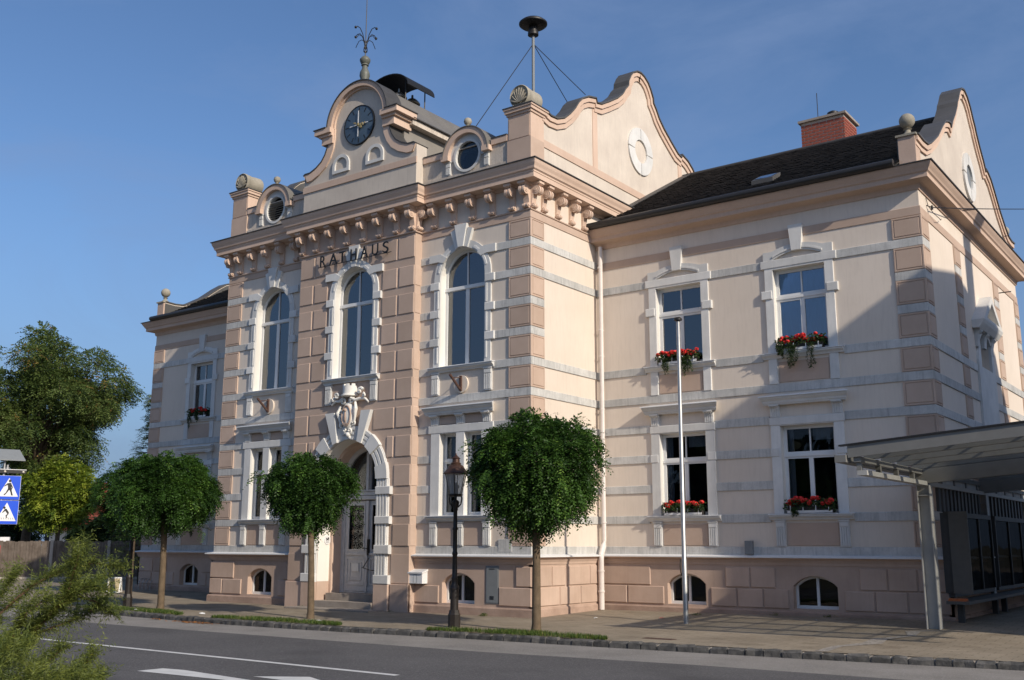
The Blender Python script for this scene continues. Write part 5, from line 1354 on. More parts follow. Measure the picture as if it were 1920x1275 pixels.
# fallen leaves along the kerb and scattered
def litter(cx, cy, sx, sy, n, seed, name, z=0.004):
    r = np.random.default_rng(seed)
    P = np.stack([r.normal(cx, sx, n), r.normal(cy, sy, n), np.full(n, z + 0.008) + r.uniform(0, 0.02, n)], 1)
    a = r.uniform(0, 6.28, n); d = np.stack([np.cos(a), np.sin(a), r.uniform(-.3, .3, n)], 1); e = np.stack([-np.sin(a), np.cos(a), r.uniform(-.3, .3, n)], 1)
    L = r.uniform(0.02, 0.045, n)[:, None]
    q = np.stack([P - d * L, P + e * L * 0.6, P + d * L, P - e * L * 0.6], 1); q[:, :, 2] = np.maximum(q[:, :, 2], z + 0.002)
    o = leaves_object(name, q, r.uniform(0, 1, n), 'deadleaf'); o['kind'] = 'stuff'; return o
tag(litter(-6.05, -4.72, 0.38, 0.06, 150, 4, 'fallen_leaves', ROADZ), 'orange fallen leaves lying in the gutter', 'leaves')
tag(litter(-7.6, -4.58, 0.12, 0.04, 30, 5, 'fallen_leaves', ROADZ), 'few orange leaves against the kerb near the left tree', 'leaves')
tag(litter(-10.4, -3.9, 0.10, 0.08, 16, 6, 'fallen_leaves'), 'orange leaves beside the left lamp post', 'leaves')
tag(litter(-9.0, 1.5, 2.2, 0.7, 40, 8, 'fallen_leaves'), 'brown leaves scattered on the pavement by the left wing', 'leaves')
# weeds along the foot of the wall
def weed(x, y, n, s, name, lab, fl=False):
    P = np.zeros((n, 3)); D = nrg.normal(size=(n, 3)); D[:, 2] = np.abs(D[:, 2]) * 0.9 + 0.3
    P += nrg.normal(scale=(s * 0.5, s * 0.3, 0.0), size=(n, 3)); P[:, 2] = 0.0
    q = frond_quads(P, D, nrg.uniform(s * 0.5, s * 1.3, n), 5, s * 0.34, s * 0.14, 0.3)
    q[:, :, 2] = np.maximum(q[:, :, 2], 0.004)
    o = leaves_object(name, q, nrg.uniform(0, 1, len(q)), 'grassblade', None, (x, y, pz(x, y)))
    tag(o, lab, 'weed'); return o
weed(-1.25, -0.20, 26, 0.11, 'weed_plant', 'small weed at the wall foot beside the meter cabinet')
weed(-0.02, 2.72, 18, 0.14, 'weed_plant', 'small weed beside the foot of the white drainpipe')
weed(3.02, 2.3, 14, 0.10, 'weed_plant', 'low weed on the pavement left of the flagpole')
weed(4.7, 2.86, 16, 0.10, 'weed_plant', 'weed at the wall foot between the basement windows')
weed(5.9, 2.86, 16, 0.10, 'weed_plant', 'weed at the wall foot under the right basement window')
weed(-4.0, -0.46, 10, 0.08, 'weed_plant', 'tiny weed at the right door pier')
weed(-7.2, -0.50, 10, 0.09, 'weed_plant', 'tiny weed at the left door pier')
# a few scraps of litter
def scrap(p, s, lab, seed, c=(0.7, 0.7, 0.68)):
    r = random.Random(seed); m = MB(); n = 7
    v = [(s * math.cos(6.283 * i / n) * r.uniform(0.6, 1.1), s * 0.6 * math.sin(6.283 * i / n) * r.uniform(0.6, 1.1), 0.008 + r.uniform(0, 0.03)) for i in range(n)] + [(0, 0, 0.045)]
    m.add(v, [(i, (i + 1) % n, n) for i in range(n)])
    o = m.build('paper_scrap', plain('scrap_' + str(seed), c, 0.8, var=0.02), None, p); tag(o, lab, 'litter')
scrap((-3.0, -3.75, 0.0), 0.14, 'crumpled white paper in the grass before the door', 1)
scrap((-7.0, -3.75, 0.0), 0.11, 'grey paper scrap at the grass edge right of left tree', 2)
scrap((-9.45, -3.9, 0.0), 0.10, 'white paper scrap at the foot of the left tree', 3)
scrap((-4.6, -3.85, 0.0), 0.08, 'small white scrap in the grass left of the middle tree trunk', 4)
scrap((1.35, 0.6, 0.0), 0.06, 'white scrap on the pavement before the drainpipe', 5)
scrap((2.72, 1.2, 0.02), 0.09, 'reddish wrapper on the pavement left of the flagpole', 6, (0.45, 0.14, 0.12))
scrap((5.9, 2.1, 0.05), 0.05, 'small white scrap before the right basement window', 7)
# iron drain cover set in the pavement
m = MB(); m.box(4.55, 5.15, -3.02, -2.82, 0.001, 0.006); dc = m.build('drain_cover', 'rust'); tag(dc, 'rusty flat drain cover in the pavement near the kerb', 'drain cover')

# ------------------------------------------------------------------ street furniture
def street_lamp(x, y, label):
    t = empty('street_lamp', (x, y, 0), label, 'street lamp', 'old-style street lamps on the pavement')
    m = MB(); m.lathe((0, 0, 0), [(0.125, 0), (0.125, 0.25), (0.11, 0.28), (0.10, 0.34)], 8, smooth=False); m.build('base', 'lampiron', t)
    m = MB(); m.lathe((0, 0, 0.33), [(0.085, 0), (0.085, 0.42), (0.095, 0.43), (0.095, 0.47), (0.062, 0.52), (0.058, 0.62), (0.07, 0.64), (0.055, 0.67), (0.05, 1.10), (0.06, 1.12), (0.06, 1.15), (0.048, 1.17), (0.046, 1.6), (0.06, 1.62), (0.06, 1.65), (0.045, 1.67), (0.042, 2.0), (0.055, 2.02), (0.05, 2.06), (0.075, 2.14), (0.085, 2.18), (0.05, 2.22)], 14); m.build('post', 'lampiron', t)
    m = MB()
    for k in range(4):
        a = R(45 + 90 * k); c, s = math.cos(a), math.sin(a)
        m.tube([(0.05 * c, 0.05 * s, 2.40), (0.11 * c, 0.11 * s, 2.47), (0.13 * c, 0.13 * s, 2.58), (0.115 * c, 0.115 * s, 2.66)], 0.016, 6)
    m.lathe((0, 0, 2.62), [(0.12, 0), (0.155, 0.03), (0.155, 0.055), (0.1, 0.06)], 6, smooth=False); m.build('bracket', 'lampiron', t)
    z0, z1, r0, r1 = 2.68, 3.09, 0.135, 0.235
    for k in range(6):
        a0, a1 = R(60 * k), R(60 * k + 60)
        m = MB(); m.add([(r0 * math.cos(a0), r0 * math.sin(a0), z0), (r0 * math.cos(a1), r0 * math.sin(a1), z0), (r1 * math.cos(a1), r1 * math.sin(a1), z1), (r1 * math.cos(a0), r1 * math.sin(a0), z1)], [(0, 1, 2, 3)])
        link('pane', m.mesh('pane', 'lampglass', False), t)
    m = MB()
    for k in range(6):
        a = R(60 * k); m.tube([(r0 * math.cos(a), r0 * math.sin(a), z0), (r1 * math.cos(a), r1 * math.sin(a), z1)], 0.009, 5)
    m.build('lantern_frame', 'lampiron', t)
    m = MB(); m.lathe((0, 0, 2.69), [(0.05, 0), (0.05, 0.10), (0.075, 0.12), (0.075, 0.16), (0.03, 0.18), (0.02, 0.22)], 12); m.build('lamp_holder', 'black', t)
    m = MB(); m.lathe((0, 0, 3.085), [(0.262, 0), (0.268, 0.015), (0.185, 0.12), (0.155, 0.17), (0.10, 0.20)], 12); m.build('hood', 'copper', t)
    m = MB(); m.lathe((0, 0, 3.28), [(0.105, 0), (0.11, 0.03), (0.08, 0.05), (0.075, 0.12), (0.095, 0.13), (0.03, 0.19), (0.014, 0.21), (0.012, 0.24)], 12); m.build('chimney_cap', 'copper', t)
    return t
street_lamp(0.29, -3.13, 'black street lamp with glass lantern before the right paired window')
street_lamp(-10.95, -3.16, 'black street lamp post half hidden by the left globe tree')
# flagpole
fp = empty('flagpole', (3.70, 0.42, 0.0), 'silver metal flagpole standing before the right wing', 'flagpole')
m = MB(); m.tube([(0, 0, 0), (0, 0, 1.35), (0.0, 0, 1.36), (0.03, 0, 6.55)], [0.058, 0.058, 0.052, 0.042], 14); m.build('pole', 'galv', fp)
m = MB(); m.lathe((0.03, 0, 6.55), [(0.05, -0.02), (0.05, 0.0), (0.09, 0.01), (0.09, 0.05), (0.06, 0.075), (0.02, 0.08)], 16); m.build('cap', 'iron', fp)
m = MB(); m.tube([(-0.07, -0.03, 1.05), (-0.075, -0.05, 1.2), (-0.07, -0.03, 1.35)], 0.012, 6); m.box(-0.075, -0.05, -0.03, 0.03, 1.0, 1.06); m.build('cleat', 'iron', fp)
# mailbox on the wall
mb = empty('mailbox', (-3.32, -0.06, 0.70), 'white wall mailbox beside the door bay, above the plinth', 'mailbox')
m = MB(); m.prism([(-0.22, 0.0, 0.0), (-0.22, -0.20, 0.0), (-0.22, -0.20, 0.27), (-0.22, 0.0, 0.33)], [(0.22, 0.0, 0.0), (0.22, -0.20, 0.0), (0.22, -0.20, 0.27), (0.22, 0.0, 0.33)]); m.build('box', 'mailbox', mb)
m = MB(); m.prism([(-0.24, 0.0, 0.345), (-0.24, -0.225, 0.275), (-0.24, -0.225, 0.24), (-0.24, 0.0, 0.30)], [(0.24, 0.0, 0.345), (0.24, -0.225, 0.275), (0.24, -0.225, 0.24), (0.24, 0.0, 0.30)]); m.build('lid', 'mailbox', mb)
m = MB(); m.box(-0.06, 0.06, -0.204, -0.200, 0.21, 0.216); m.box(-0.065, -0.058, -0.204, -0.2, 0.02, 0.2); m.box(0.045, 0.052, -0.204, -0.2, 0.02, 0.2); m.build('slot', 'greybox', mb)
m = MB(); m.box(-0.27, 0.27, 0.001, 0.05, -0.04, 0.38); m.build('backboard', 'plinth', mb)

# siren on its pole on the roof
sy = 3.0
sx = at_y(1000, 165, sy).x
sr = empty('roof_siren', (sx, sy, 13.1), 'mushroom-shaped black siren on a guyed pole on the roof', 'siren')
m = MB(); zt = at_y(1000, 44, sy).z - 13.1
m.tube([(0, 0, -0.2), (0, 0, zt - 0.38)], 0.045, 10); m.build('pole', 'greybox', sr)
m = MB(); m.lathe((0, 0, zt), [(0.10, -0.40), (0.16, -0.38), (0.16, -0.30), (0.13, -0.27), (0.13, -0.10), (0.12, -0.08)], 16); m.build('motor', 'iron', sr)
m = MB(); m.lathe((0, 0, zt), [(0.10, -0.10), (0.36, -0.09), (0.42, -0.04), (0.42, 0.0), (0.34, 0.07), (0.15, 0.12), (0.02, 0.13)], 28); m.build('dish', 'iron', sr)
zc = at_y(1000, 82, sy).z - 13.1
for (px_, py_, yy) in ((888, 243, 1.2), (1064, 192, 5.0), (1098, 178, 4.4)):
    e = at_y(px_, py_, yy); m = MB(); m.tube([(0, 0, zc), (e.x - sx, e.y - sy, e.z - 13.1)], 0.012, 5); m.build('guy_wire', 'iron', sr)

# overhead wire leaving to the right, carried by a pole beyond the picture
a = Vector((XD + 0.1, 3.78, 9.17)); b = at_y(2130, 380, 26.0)
m = MB(); pts = [a.lerp(b, t) + Vector((0, 0, -0.5 * t * (1 - t))) for t in np.linspace(0, 1, 14)]
m.tube(pts, 0.012, 5); w = m.build('overhead_wire', 'iron'); tag(w, 'thin black overhead wire running right from the end wall', 'wire')
up_ = empty('utility_pole', (b.x, b.y, 0), 'wooden utility pole carrying the overhead wire', 'pole')
m = MB(); m.tube([(0, 0, -0.3), (0, 0, b.z + 0.3)], [0.16, 0.10], 12); m.build('pole', 'barkdark', up_)
m = MB(); m.box(-0.5, 0.5, -0.05, 0.05, b.z - 0.05, b.z + 0.06); m.build('cross_arm', 'barkdark', up_)

# ------------------------------------------------------------------ glazed shelter on the right
M['shelterglass'] = None
def frost():
    m, n, l, b = node_mat('dusty_roof_glass'); n.remove(b)
    tr = n.new('ShaderNodeBsdfTransparent'); tr.inputs['Color'].default_value = (0.86, 0.87, 0.86, 1)
    df = n.new('ShaderNodeBsdfDiffuse'); df.inputs['Color'].default_value = (0.34, 0.34, 0.32, 1)
    tl = n.new('ShaderNodeBsdfTranslucent'); tl.inputs['Color'].default_value = (0.16, 0.16, 0.15, 1)
    a = n.new('ShaderNodeMixShader'); a.inputs[0].default_value = 0.6
    b2 = n.new('ShaderNodeMixShader')
    no = n.new('ShaderNodeTexNoise'); no.inputs['Scale'].default_value = 2.0; tc = n.new('ShaderNodeTexCoord'); l.new(tc.outputs['Object'], no.inputs['Vector'])
    mr = n.new('ShaderNodeMapRange'); mr.inputs['To Min'].default_value = 0.05; mr.inputs['To Max'].default_value = 0.25; l.new(no.outputs['Fac'], mr.inputs['Value']); l.new(mr.outputs[0], b2.inputs[0])
    l.new(df.outputs[0], a.inputs[1]); l.new(tl.outputs[0], a.inputs[2]); l.new(tr.outputs[0], b2.inputs[1]); l.new(a.outputs[0], b2.inputs[2])
    l.new(b2.outputs[0], n['Material Output'].inputs['Surface']); return m
M['shelterglass'] = frost()
M['shelterpanel'] = plain('dull_grey_panel', (0.10, 0.098, 0.092), 0.5, var=0.1)
sh = empty('shelter', (8.46, 1.46, 0), 'grey steel shelter with sloping glass roof and showcases beside the end wall', 'shelter')
SX, SY = 8.46, 1.46
def S(name, mat, x0, x1, y0, y1, z0, z1): return MB().box(x0 - SX, x1 - SX, y0 - SY, y1 - SY, z0, z1).build(name, mat, sh)
def rz(x): return 3.06 + 0.075 * (x - 8.2)          # underside of the roof, falling towards the gutter
YF, YB, XR = -2.42, 12.0, 15.4
for y in (1.46, 6.4, 11.4):
    for x in ((8.46,) if y < 2 else (8.46,)):
        m = MB(); x_, y_ = x - SX, y - SY; zt_ = 2.80; zb_ = 0.0
        m.box(x_ - 0.125, x_ - 0.109, y_ - 0.11, y_ + 0.11, zb_, zt_); m.box(x_ + 0.109, x_ + 0.125, y_ - 0.11, y_ + 0.11, zb_, zt_); m.box(x_ - 0.109, x_ + 0.109, y_ - 0.006, y_ + 0.006, zb_, zt_)
        m.box(x_ - 0.109, x_ + 0.109, y_ - 0.10, y_ + 0.10, 2.60, 2.615)
        m.build('post', 'shelterpost', sh)
        MB().box(x_ - 0.18, x_ + 0.18, y_ - 0.16, y_ + 0.16, 0.0, 0.015).build('foot_plate', 'rust', sh)
for y in (1.46, 6.4, 11.4): 
    m = MB(); x_, y_ = 15.0 - SX, y - SY; m.box(x_ - 0.11, x_ + 0.11, y_ - 0.11, y_ + 0.11, 0, 3.5); m.build('post', 'shelter', sh)
S('lower_rail', 'shelterpost', 8.38, 8.54, -2.34, YB, 2.80, 2.88)
S('edge_beam', 'shelter', 8.34, 8.46, -2.38, YB, 3.02, 3.11)
for i in range(14):
    y = -2.30 + i * 1.05; S('strut', 'shelter', 8.37, 8.45, y - 0.04, y + 0.04, 2.88, 3.02)
S('gutter', 'shelter', 8.05, 8.24, YF - 0.05, YB, 3.02, 3.14)
def slope_bar(name, mat, y0, y1, dz0, dz1, x0=8.26, x1=XR):
    return MB().prism([(x0 - SX, y0 - SY, rz(x0) + dz0), (x0 - SX, y1 - SY, rz(x0) + dz0), (x0 - SX, y1 - SY, rz(x0) + dz1), (x0 - SX, y0 - SY, rz(x0) + dz1)],
                      [(x1 - SX, y0 - SY, rz(x1) + dz0), (x1 - SX, y1 - SY, rz(x1) + dz0), (x1 - SX, y1 - SY, rz(x1) + dz1), (x1 - SX, y0 - SY, rz(x1) + dz1)]).build(name, mat, sh)
slope_bar('fascia', 'shelter', YF, YF + 0.05, 0.03, 0.235)
slope_bar('fascia_cap', 'gutter', YF - 0.03, YF + 0.10, 0.237, 0.262, 8.12)
for i in range(14):
    y = YF + 0.9 + i * 1.0; slope_bar('roof_beam', 'shelter', y - 0.05, y + 0.05, 0.05, 0.20)
for i in range(7):
    x = 8.9 + i * 1.05; S('cross_bar', 'shelter', x - 0.02, x + 0.02, YF + 0.06, YB, rz(x) + 0.205, rz(x) + 0.228)
slope_bar('main_beam', 'shelter', 1.40, 1.52, -0.24, 0.04)
slope_bar('main_beam', 'shelter', 6.34, 6.46, -0.24, 0.04)
for i in range(7):
    x0 = 8.28 + i * 1.01
    slope_bar('roof_pane', 'shelterglass', YF + 0.06, YB, 0.229, 0.236, x0, x0 + 1.0)
# showcases between the posts
for j, (y0, y1) in enumerate(((2.55, 6.2), (6.65, 11.2))):
    S('panel', 'shelterdark', 8.50, 8.62, y0, y1, 0.62, 0.70)
    S('case_back', 'shelterdark', 8.44, 8.50, y0, y1, 0.70, 2.30)
    S('case_rail', 'shelterdark', 8.50, 8.66, y0, y1, 2.22, 2.32)
    n = 3
    for k in range(n + 1):
        y = y0 + (y1 - y0) * k / n; S('case_frame', 'shelterdark', 8.50, 8.66, y - 0.03, y + 0.03, 0.70, 2.22)
    for k in range(n):
        a, b = y0 + (y1 - y0) * k / n + 0.03, y0 + (y1 - y0) * (k + 1) / n - 0.03
        S('case_pane', 'caseglass', 8.63, 8.635, a, b, 0.72, 2.21)
    S('bench_shelf', 'shelterpanel', 8.52, 8.95, y0 - 0.35, y1 + 0.1, 0.50, 0.56)
    for y in (y0 + 0.2, y1 - 0.3): S('shelf_leg', 'shelterdark', 8.6, 8.72, y - 0.05, y + 0.05, 0.0, 0.5)
    for k in range(12):
        y = y0 - 0.2 + k * (y1 - y0 + 0.2) / 12; S('slat_post', 'shelterdark', 8.44, 8.50, y, y + 0.16, 2.32, 2.80)
S('end_panel', 'shelterpanel', 8.62, 8.98, 2.46, 2.50, 0.70, 2.32)
br = empty('roof_tile_stack', (8.72, 2.32, 0.56), 'loose orange roof tiles lying on the shelter shelf', 'tiles')
for i in range(3):
    m = MB(); m.box(-0.17, 0.17, -0.10 + i * 0.02, 0.10 + i * 0.015, i * 0.016, i * 0.016 + 0.014)
    m.build('tile', plain('orange_clay', (0.46, 0.14, 0.05), 0.8, var=0.15, scale=12) if i == 0 else bpy.data.materials['orange_clay'], br).rotation_euler = (0, 0, 0.1 * i)

# ------------------------------------------------------------------ signs on the left
sd = 33.5
base = Vector((at_dist(3, 920, sd).x, at_dist(3, 920, sd).y, 0))
to_cam = Vector((CAM.x - base.x, CAM.y - base.y, 0)).normalized(); rot = math.atan2(to_cam.y, to_cam.x) + math.pi / 2 + 0.12
def sign_post():
    px = sd / FPX
    t = empty('crossing_sign', (base.x, base.y, 0.0), 'pole with two blue square warning signs, lamp bar and solar panel', 'road sign')
    t.rotation_euler = (0, 0, rot)
    z = lambda yy: at_dist(28, yy, sd).z
    m = MB(); m.tube([(0.02, 0.04, 0), (0.02, 0.04, z(858))], 0.032, 10); m.build('pole', 'galv', t)
    blue = plain('sign_blue', (0.008, 0.075, 0.62), 0.35, var=0.02); wht = M['mailbox']
    w = 17.5 * px
    for (za, zb, fig) in ((z(937), z(892), 0), (z(983), z(938.5), 1)):
        cx = (13.0 - 3) * px; h = zb - za
        pl = MB().box(cx - w, cx + w, -0.012, 0.0, za + 0.005, zb - 0.005).build('sign_plate', blue, t)
        MB().box(cx - w - 0.008, cx + w + 0.008, -0.006, 0.004, za, zb).build('sign_edge', 'mailbox', pl)
        FSg = lambda u, d, zz: (cx + u, -0.012 - d, zz)
        m = MB(); m.plate(FSg, [(-w * 0.88, za + h * 0.13), (w * 0.88, za + h * 0.13), (0.0, zb - h * 0.09)], [], 0.0005, 0.003); m.build('white_triangle', wht, pl)
        k = h / 0.56
        g = MB()
        def P(pts): g.plate(FSg, [(x * k, za + h * 0.13 + y * k) for x, y in pts], [], 0.003, 0.006)
        if fig == 0:
            P([(0.02 + 0.03 * math.cos(R(a)), 0.365 + 0.035 * math.sin(R(a))) for a in range(0, 360, 45)])
            P([(-0.03, 0.31), (0.05, 0.32), (0.06, 0.19), (-0.01, 0.18)])
            P([(0.05, 0.30), (0.09, 0.22), (0.075, 0.16), (0.06, 0.17), (0.065, 0.22), (0.04, 0.26)])
            P([(-0.03, 0.31), (-0.10, 0.24), (-0.085, 0.23), (-0.02, 0.275)])
            P([(0.0, 0.19), (0.06, 0.19), (0.10, 0.04), (0.12, 0.03), (0.07, 0.025), (0.045, 0.11)])
            P([(-0.01, 0.19), (0.04, 0.19), (-0.03, 0.08), (-0.07, 0.03), (-0.10, 0.035), (-0.05, 0.09)])
        else:
            P([(-0.05 + 0.03 * math.cos(R(a)), 0.315 + 0.03 * math.sin(R(a))) for a in range(0, 360, 45)])
            P([(-0.05, 0.285), (0.0, 0.29), (0.06, 0.20), (0.03, 0.17), (-0.01, 0.22)])
            P([(-0.04, 0.27), (-0.09, 0.20), (-0.075, 0.195), (-0.02, 0.24)])
            P([(0.06, 0.20), (0.03, 0.17), (-0.01, 0.13), (0.01, 0.07), (0.03, 0.075), (0.02, 0.12), (0.05, 0.16)])
            for q in range(9): P([(-0.2 + q * 0.05, 0.045), (-0.18 + q * 0.05, 0.045), (-0.18 + q * 0.05, 0.055), (-0.2 + q * 0.05, 0.055)])
            for q in range(7): P([(-0.16 + q * 0.05, 0.068), (-0.14 + q * 0.05, 0.068), (-0.14 + q * 0.05, 0.078), (-0.16 + q * 0.05, 0.078)])
        g.build('sign_symbol', 'black', pl)
    zl = z(884)
    lb = MB().box(-0.55, (36 - 3) * px + 0.02, -0.05, 0.03, zl - 0.05, zl + 0.045).build('lamp_bar', 'black', t)
    MB().box(-0.56, (36 - 3) * px + 0.03, -0.06, 0.04, zl + 0.046, zl + 0.062).build('lamp_bar_top', 'mailbox', lb)
    for u in (5, 33):
        m = MB(); m.ball(((u - 3) * px - 0.0, -0.055, zl - 0.01), 0.035, 12, 8); m.build('warning_lamp', plain('lamp_lens', (0.6, 0.55, 0.45), 0.15, var=0.02) if u == 5 else bpy.data.materials['lamp_lens'], lb)
    m = MB(); m.lathe((0.10, 0.0, zl + 0.06), [(0.05, 0), (0.05, 0.06), (0.03, 0.07), (0.03, 0.13)], 10); m.build('mount', 'galv', t)
    z0, z1 = z(864) , z(846)
    m = MB(); m.prism([(-0.5, -0.14, z0), ((34 - 3) * px, -0.14, z0), ((34 - 3) * px, -0.14, z0 + 0.03), (-0.5, -0.14, z0 + 0.03)], [(-0.5, 0.30, z1 + 0.05), ((27 - 3) * px, 0.30, z1 + 0.05), ((27 - 3) * px, 0.30, z1 + 0.08), (-0.5, 0.30, z1 + 0.08)]); m.build('solar_panel', 'greybox', t)
sign_post()
# white pillar with red plate at the fence
rp = at_z(2, 1090, -0.05)
t = empty('roadside_pillar', (rp.x, rp.y, -0.05), 'white roadside pillar with red plate before the fence, left edge', 'pillar')
m = MB(); m.prism([(-0.28, -0.1, 0), (0.16, -0.1, 0), (0.16, 0.1, 0), (-0.28, 0.1, 0)], [(-0.2, -0.1, 2.0), (0.20, -0.1, 2.0), (0.20, 0.1, 2.0), (-0.2, 0.1, 2.0)]); m.build('post', 'mailbox', t)
MB().box(-0.25, 0.24, -0.13, 0.13, 1.0, 1.62).build('red_plate', plain('signal_red', (0.55, 0.02, 0.03), 0.4, var=0.03), t)
MB().box(-0.05, 0.18, -0.135, -0.131, 1.33, 1.42).build('white_lettering', 'mailbox', t)
t.rotation_euler = (0, 0, 0.9)

# small A-board and cycle rack on the pavement by the left wing
ab = at_z(214, 1112, 0.0)
t = empty('sandwich_board', (ab.x, ab.y, 0.0), 'small white A-frame board standing on the pavement by the left wing', 'sign board')
for s_ in (-1, 1):
    m = MB(); fnl = lambda u, d, z: (u, s_ * (0.19 * (1 - z / 0.52) + d), z)
    m.plate(fnl, rect(-0.22, 0.22, 0.0, 0.53), [rect(-0.18, 0.18, 0.07, 0.49)], -0.012, 0.012); bd = m.build('frame', 'mailbox', t)
    m = MB(); m.plate(fnl, rect(-0.178, 0.178, 0.072, 0.488), [], -0.005, 0.005); m.build('board', plain('board_face', (0.40, 0.33, 0.20), 0.7, var=0.15, scale=12) if s_ < 0 else bpy.data.materials['board_face'], bd)
t.rotation_euler = (0, 0, 0.75)
rk = at_z(233, 1108, 0.0) + Vector((0.25, 0.5, 0))
t = empty('cycle_rack', (rk.x, rk.y, 0.0), 'low silver tube cycle rack beside the A-frame board', 'cycle rack')
for k in range(4):
    m = MB(); x = k * 0.14; m.tube([(x, -0.25, 0), (x, -0.25, 0.28), (x + 0.02, -0.1, 0.42), (x + 0.02, 0.2, 0.42), (x, 0.3, 0.28), (x, 0.3, 0)], 0.014, 6); m.build('hoop', 'galv', t)
m = MB(); m.tube([(-0.05, -0.25, 0.03), (0.5, -0.25, 0.03)], 0.014, 6); m.tube([(-0.05, 0.3, 0.03), (0.5, 0.3, 0.03)], 0.014, 6); m.build('rail', 'galv', t)
t.rotation_euler = (0, 0, 0.6)

# wooden board fence along the yard
fa, fb = Vector((-36.5, 2.7, 0)), Vector((-22.5, 13.9, 0))
du = (fb - fa).normalized(); ln = (fb - fa).length
fe = empty('board_fence', (fa.x, fa.y, 0), 'weathered grey board fence with concrete posts beyond the left tree', 'fence')
fe.rotation_euler = (0, 0, math.atan2(du.y, du.x))
M['fencewood'] = stucco('weathered_boards', (0.115, 0.09, 0.072), (0.20, 0.165, 0.135), rough=0.95, big=3, streak=0.5, streak_col=(0.07, 0.055, 0.045), bump=0.5, spots=0.4)
bw_ = 0.135
bms = []
for q in range(4):
    h = 1.74 + 0.015 * q; m = MB(); m.box(0, bw_ - 0.008, -0.012, 0.012, 0.16, h); bms.append(m.mesh('board', 'fencewood'))
fr = random.Random(3)
for i in range(int(ln / bw_)):
    o = link('board', fr.choice(bms), fe, (i * bw_, fr.uniform(-0.006, 0.006), fr.uniform(-0.012, 0.012))); o.rotation_euler = (0, fr.uniform(-0.006, 0.006), 0)
for i in range(7):
    MB().box(i * 2.6 + 0.9, i * 2.6 + 1.03, -0.10, -0.015, -0.1, 1.80).build('concrete_post', plain('fence_post_concrete', (0.38, 0.34, 0.29), 0.9, var=0.1) if i == 0 else bpy.data.materials['fence_post_concrete'], fe)
MB().box(0, ln, -0.08, 0.08, -0.1, 0.155).build('footing', bpy.data.materials['fence_post_concrete'], fe)

# ------------------------------------------------------------------ flower boxes
def geranium_mesh():
    n = 46; P = rand_dirs(n) * 0.045; P[:, 2] *= 0.7
    D = unit(P + 1e-6); a = unit(np.cross(D, rand_dirs(n))); b = np.cross(D, a); L = nrg.uniform(0.014, 0.024, n)[:, None]
    q = np.stack([P - a * L, P + b * L, P + a * L, P - b * L], 1)
    me = bpy.data.meshes.new('blossom'); me.from_pydata([tuple(v) for v in q.reshape(-1, 3)], [], [(4 * i, 4 * i + 1, 4 * i + 2, 4 * i + 3) for i in range(n)])
    me.materials.append(M['red']); return me
BLO = [geranium_mesh() for _ in range(3)]
def flower_box(c, y, z, label, blooms, trails, seed, hw=0.5):
    r = random.Random(seed)
    t = empty('flower_box', (c, y, z), label, 'flower box', 'geranium boxes on the window sills')
    m = MB(); m.box(-hw, hw, -0.09, 0.09, 0.012, 0.15); m.build('planter', plain('planter_dark', (0.035, 0.03, 0.028), 0.6) if 'planter_dark' not in bpy.data.materials else bpy.data.materials['planter_dark'], t)
    m = MB(); m.box(-hw, hw, -0.112, -0.104, 0.005, 0.06)
    for k in range(4):
        x = -hw + 0.08 + k * (2 * hw - 0.16) / 3; m.box(x - 0.01, x + 0.01, -0.118, -0.11, 0.0, 0.17)
    m.build('rail', 'mailbox', t)
    n = 330
    P = np.stack([nrg.uniform(-hw - 0.04, hw + 0.04, n), nrg.normal(-0.03, 0.075, n), 0.13 + nrg.uniform(-0.03, 0.17, n)], 1)
    D = nrg.normal(size=(n, 3)); D[:, 1] -= 0.5; D[:, 2] += 0.3
    q = frond_quads(P, D, nrg.uniform(0.02, 0.06, n), 3, 0.055, 0.050, 0.3, 0.6)
    leaves_object('foliage', q, nrg.uniform(0, 1, len(q)), 'leaf_box', t)
    for k in range(blooms):
        x = -hw + (k + 0.5) * 2 * hw / blooms + r.uniform(-0.05, 0.05)
        if r.random() < 0.08: continue
        o = link('blossom', r.choice(BLO), t, (x, r.uniform(-0.13, -0.02), r.uniform(0.20, 0.34))); s_ = r.uniform(1.0, 1.6); o.scale = (s_, s_, s_)
    for (x, L) in trails:
        k = 34; ps = []; ds = []
        for s_ in range(5):
            x1 = x + r.uniform(-0.07, 0.07); L1 = L * r.uniform(0.6, 1.0)
            tt = np.linspace(0, 1, k)
            ps.append(np.stack([x1 + 0.03 * np.sin(tt * 6 + s_), -0.13 - 0.02 * np.sin(tt * 5), 0.14 - tt * L1], 1)); ds.append(np.stack([np.sin(tt * 40 + s_), -0.3 + 0 * tt, np.cos(tt * 31) * 0.4 - 0.5], 1))
        P = np.concatenate(ps); D = np.concatenate(ds)
        q = frond_quads(P, D, np.full(len(P), 0.022), 3, 0.034, 0.02, 0.3, 0.5)
        leaves_object('trailing_vine', q, nrg.uniform(0.2, 1, len(q)), 'leaf_box', t)
    return t
ys = D1 - 0.03
flower_box(WCR[0] - 0.02, ys, 6.085, 'red geranium box with trailing vines, upper window next to the drainpipe', 22, [(-0.30, 0.42), (0.20, 0.52), (0.32, 0.45)], 1, 0.52)
flower_box(WCR[1] - 0.02, ys, 6.085, 'red geranium box with long trailing vines, upper window near the right corner', 22, [(-0.22, 0.55), (-0.14, 0.60), (0.26, 0.62), (-0.46, 0.3)], 2, 0.52)
flower_box(WCR[0], ys, 2.35, 'red geranium box on the lower window behind the flagpole', 14, [], 3, 0.5)
flower_box(WCR[1], ys, 2.35, 'red geranium box on the lower window beside the shelter', 22, [(-0.35, 0.2)], 4, 0.52)
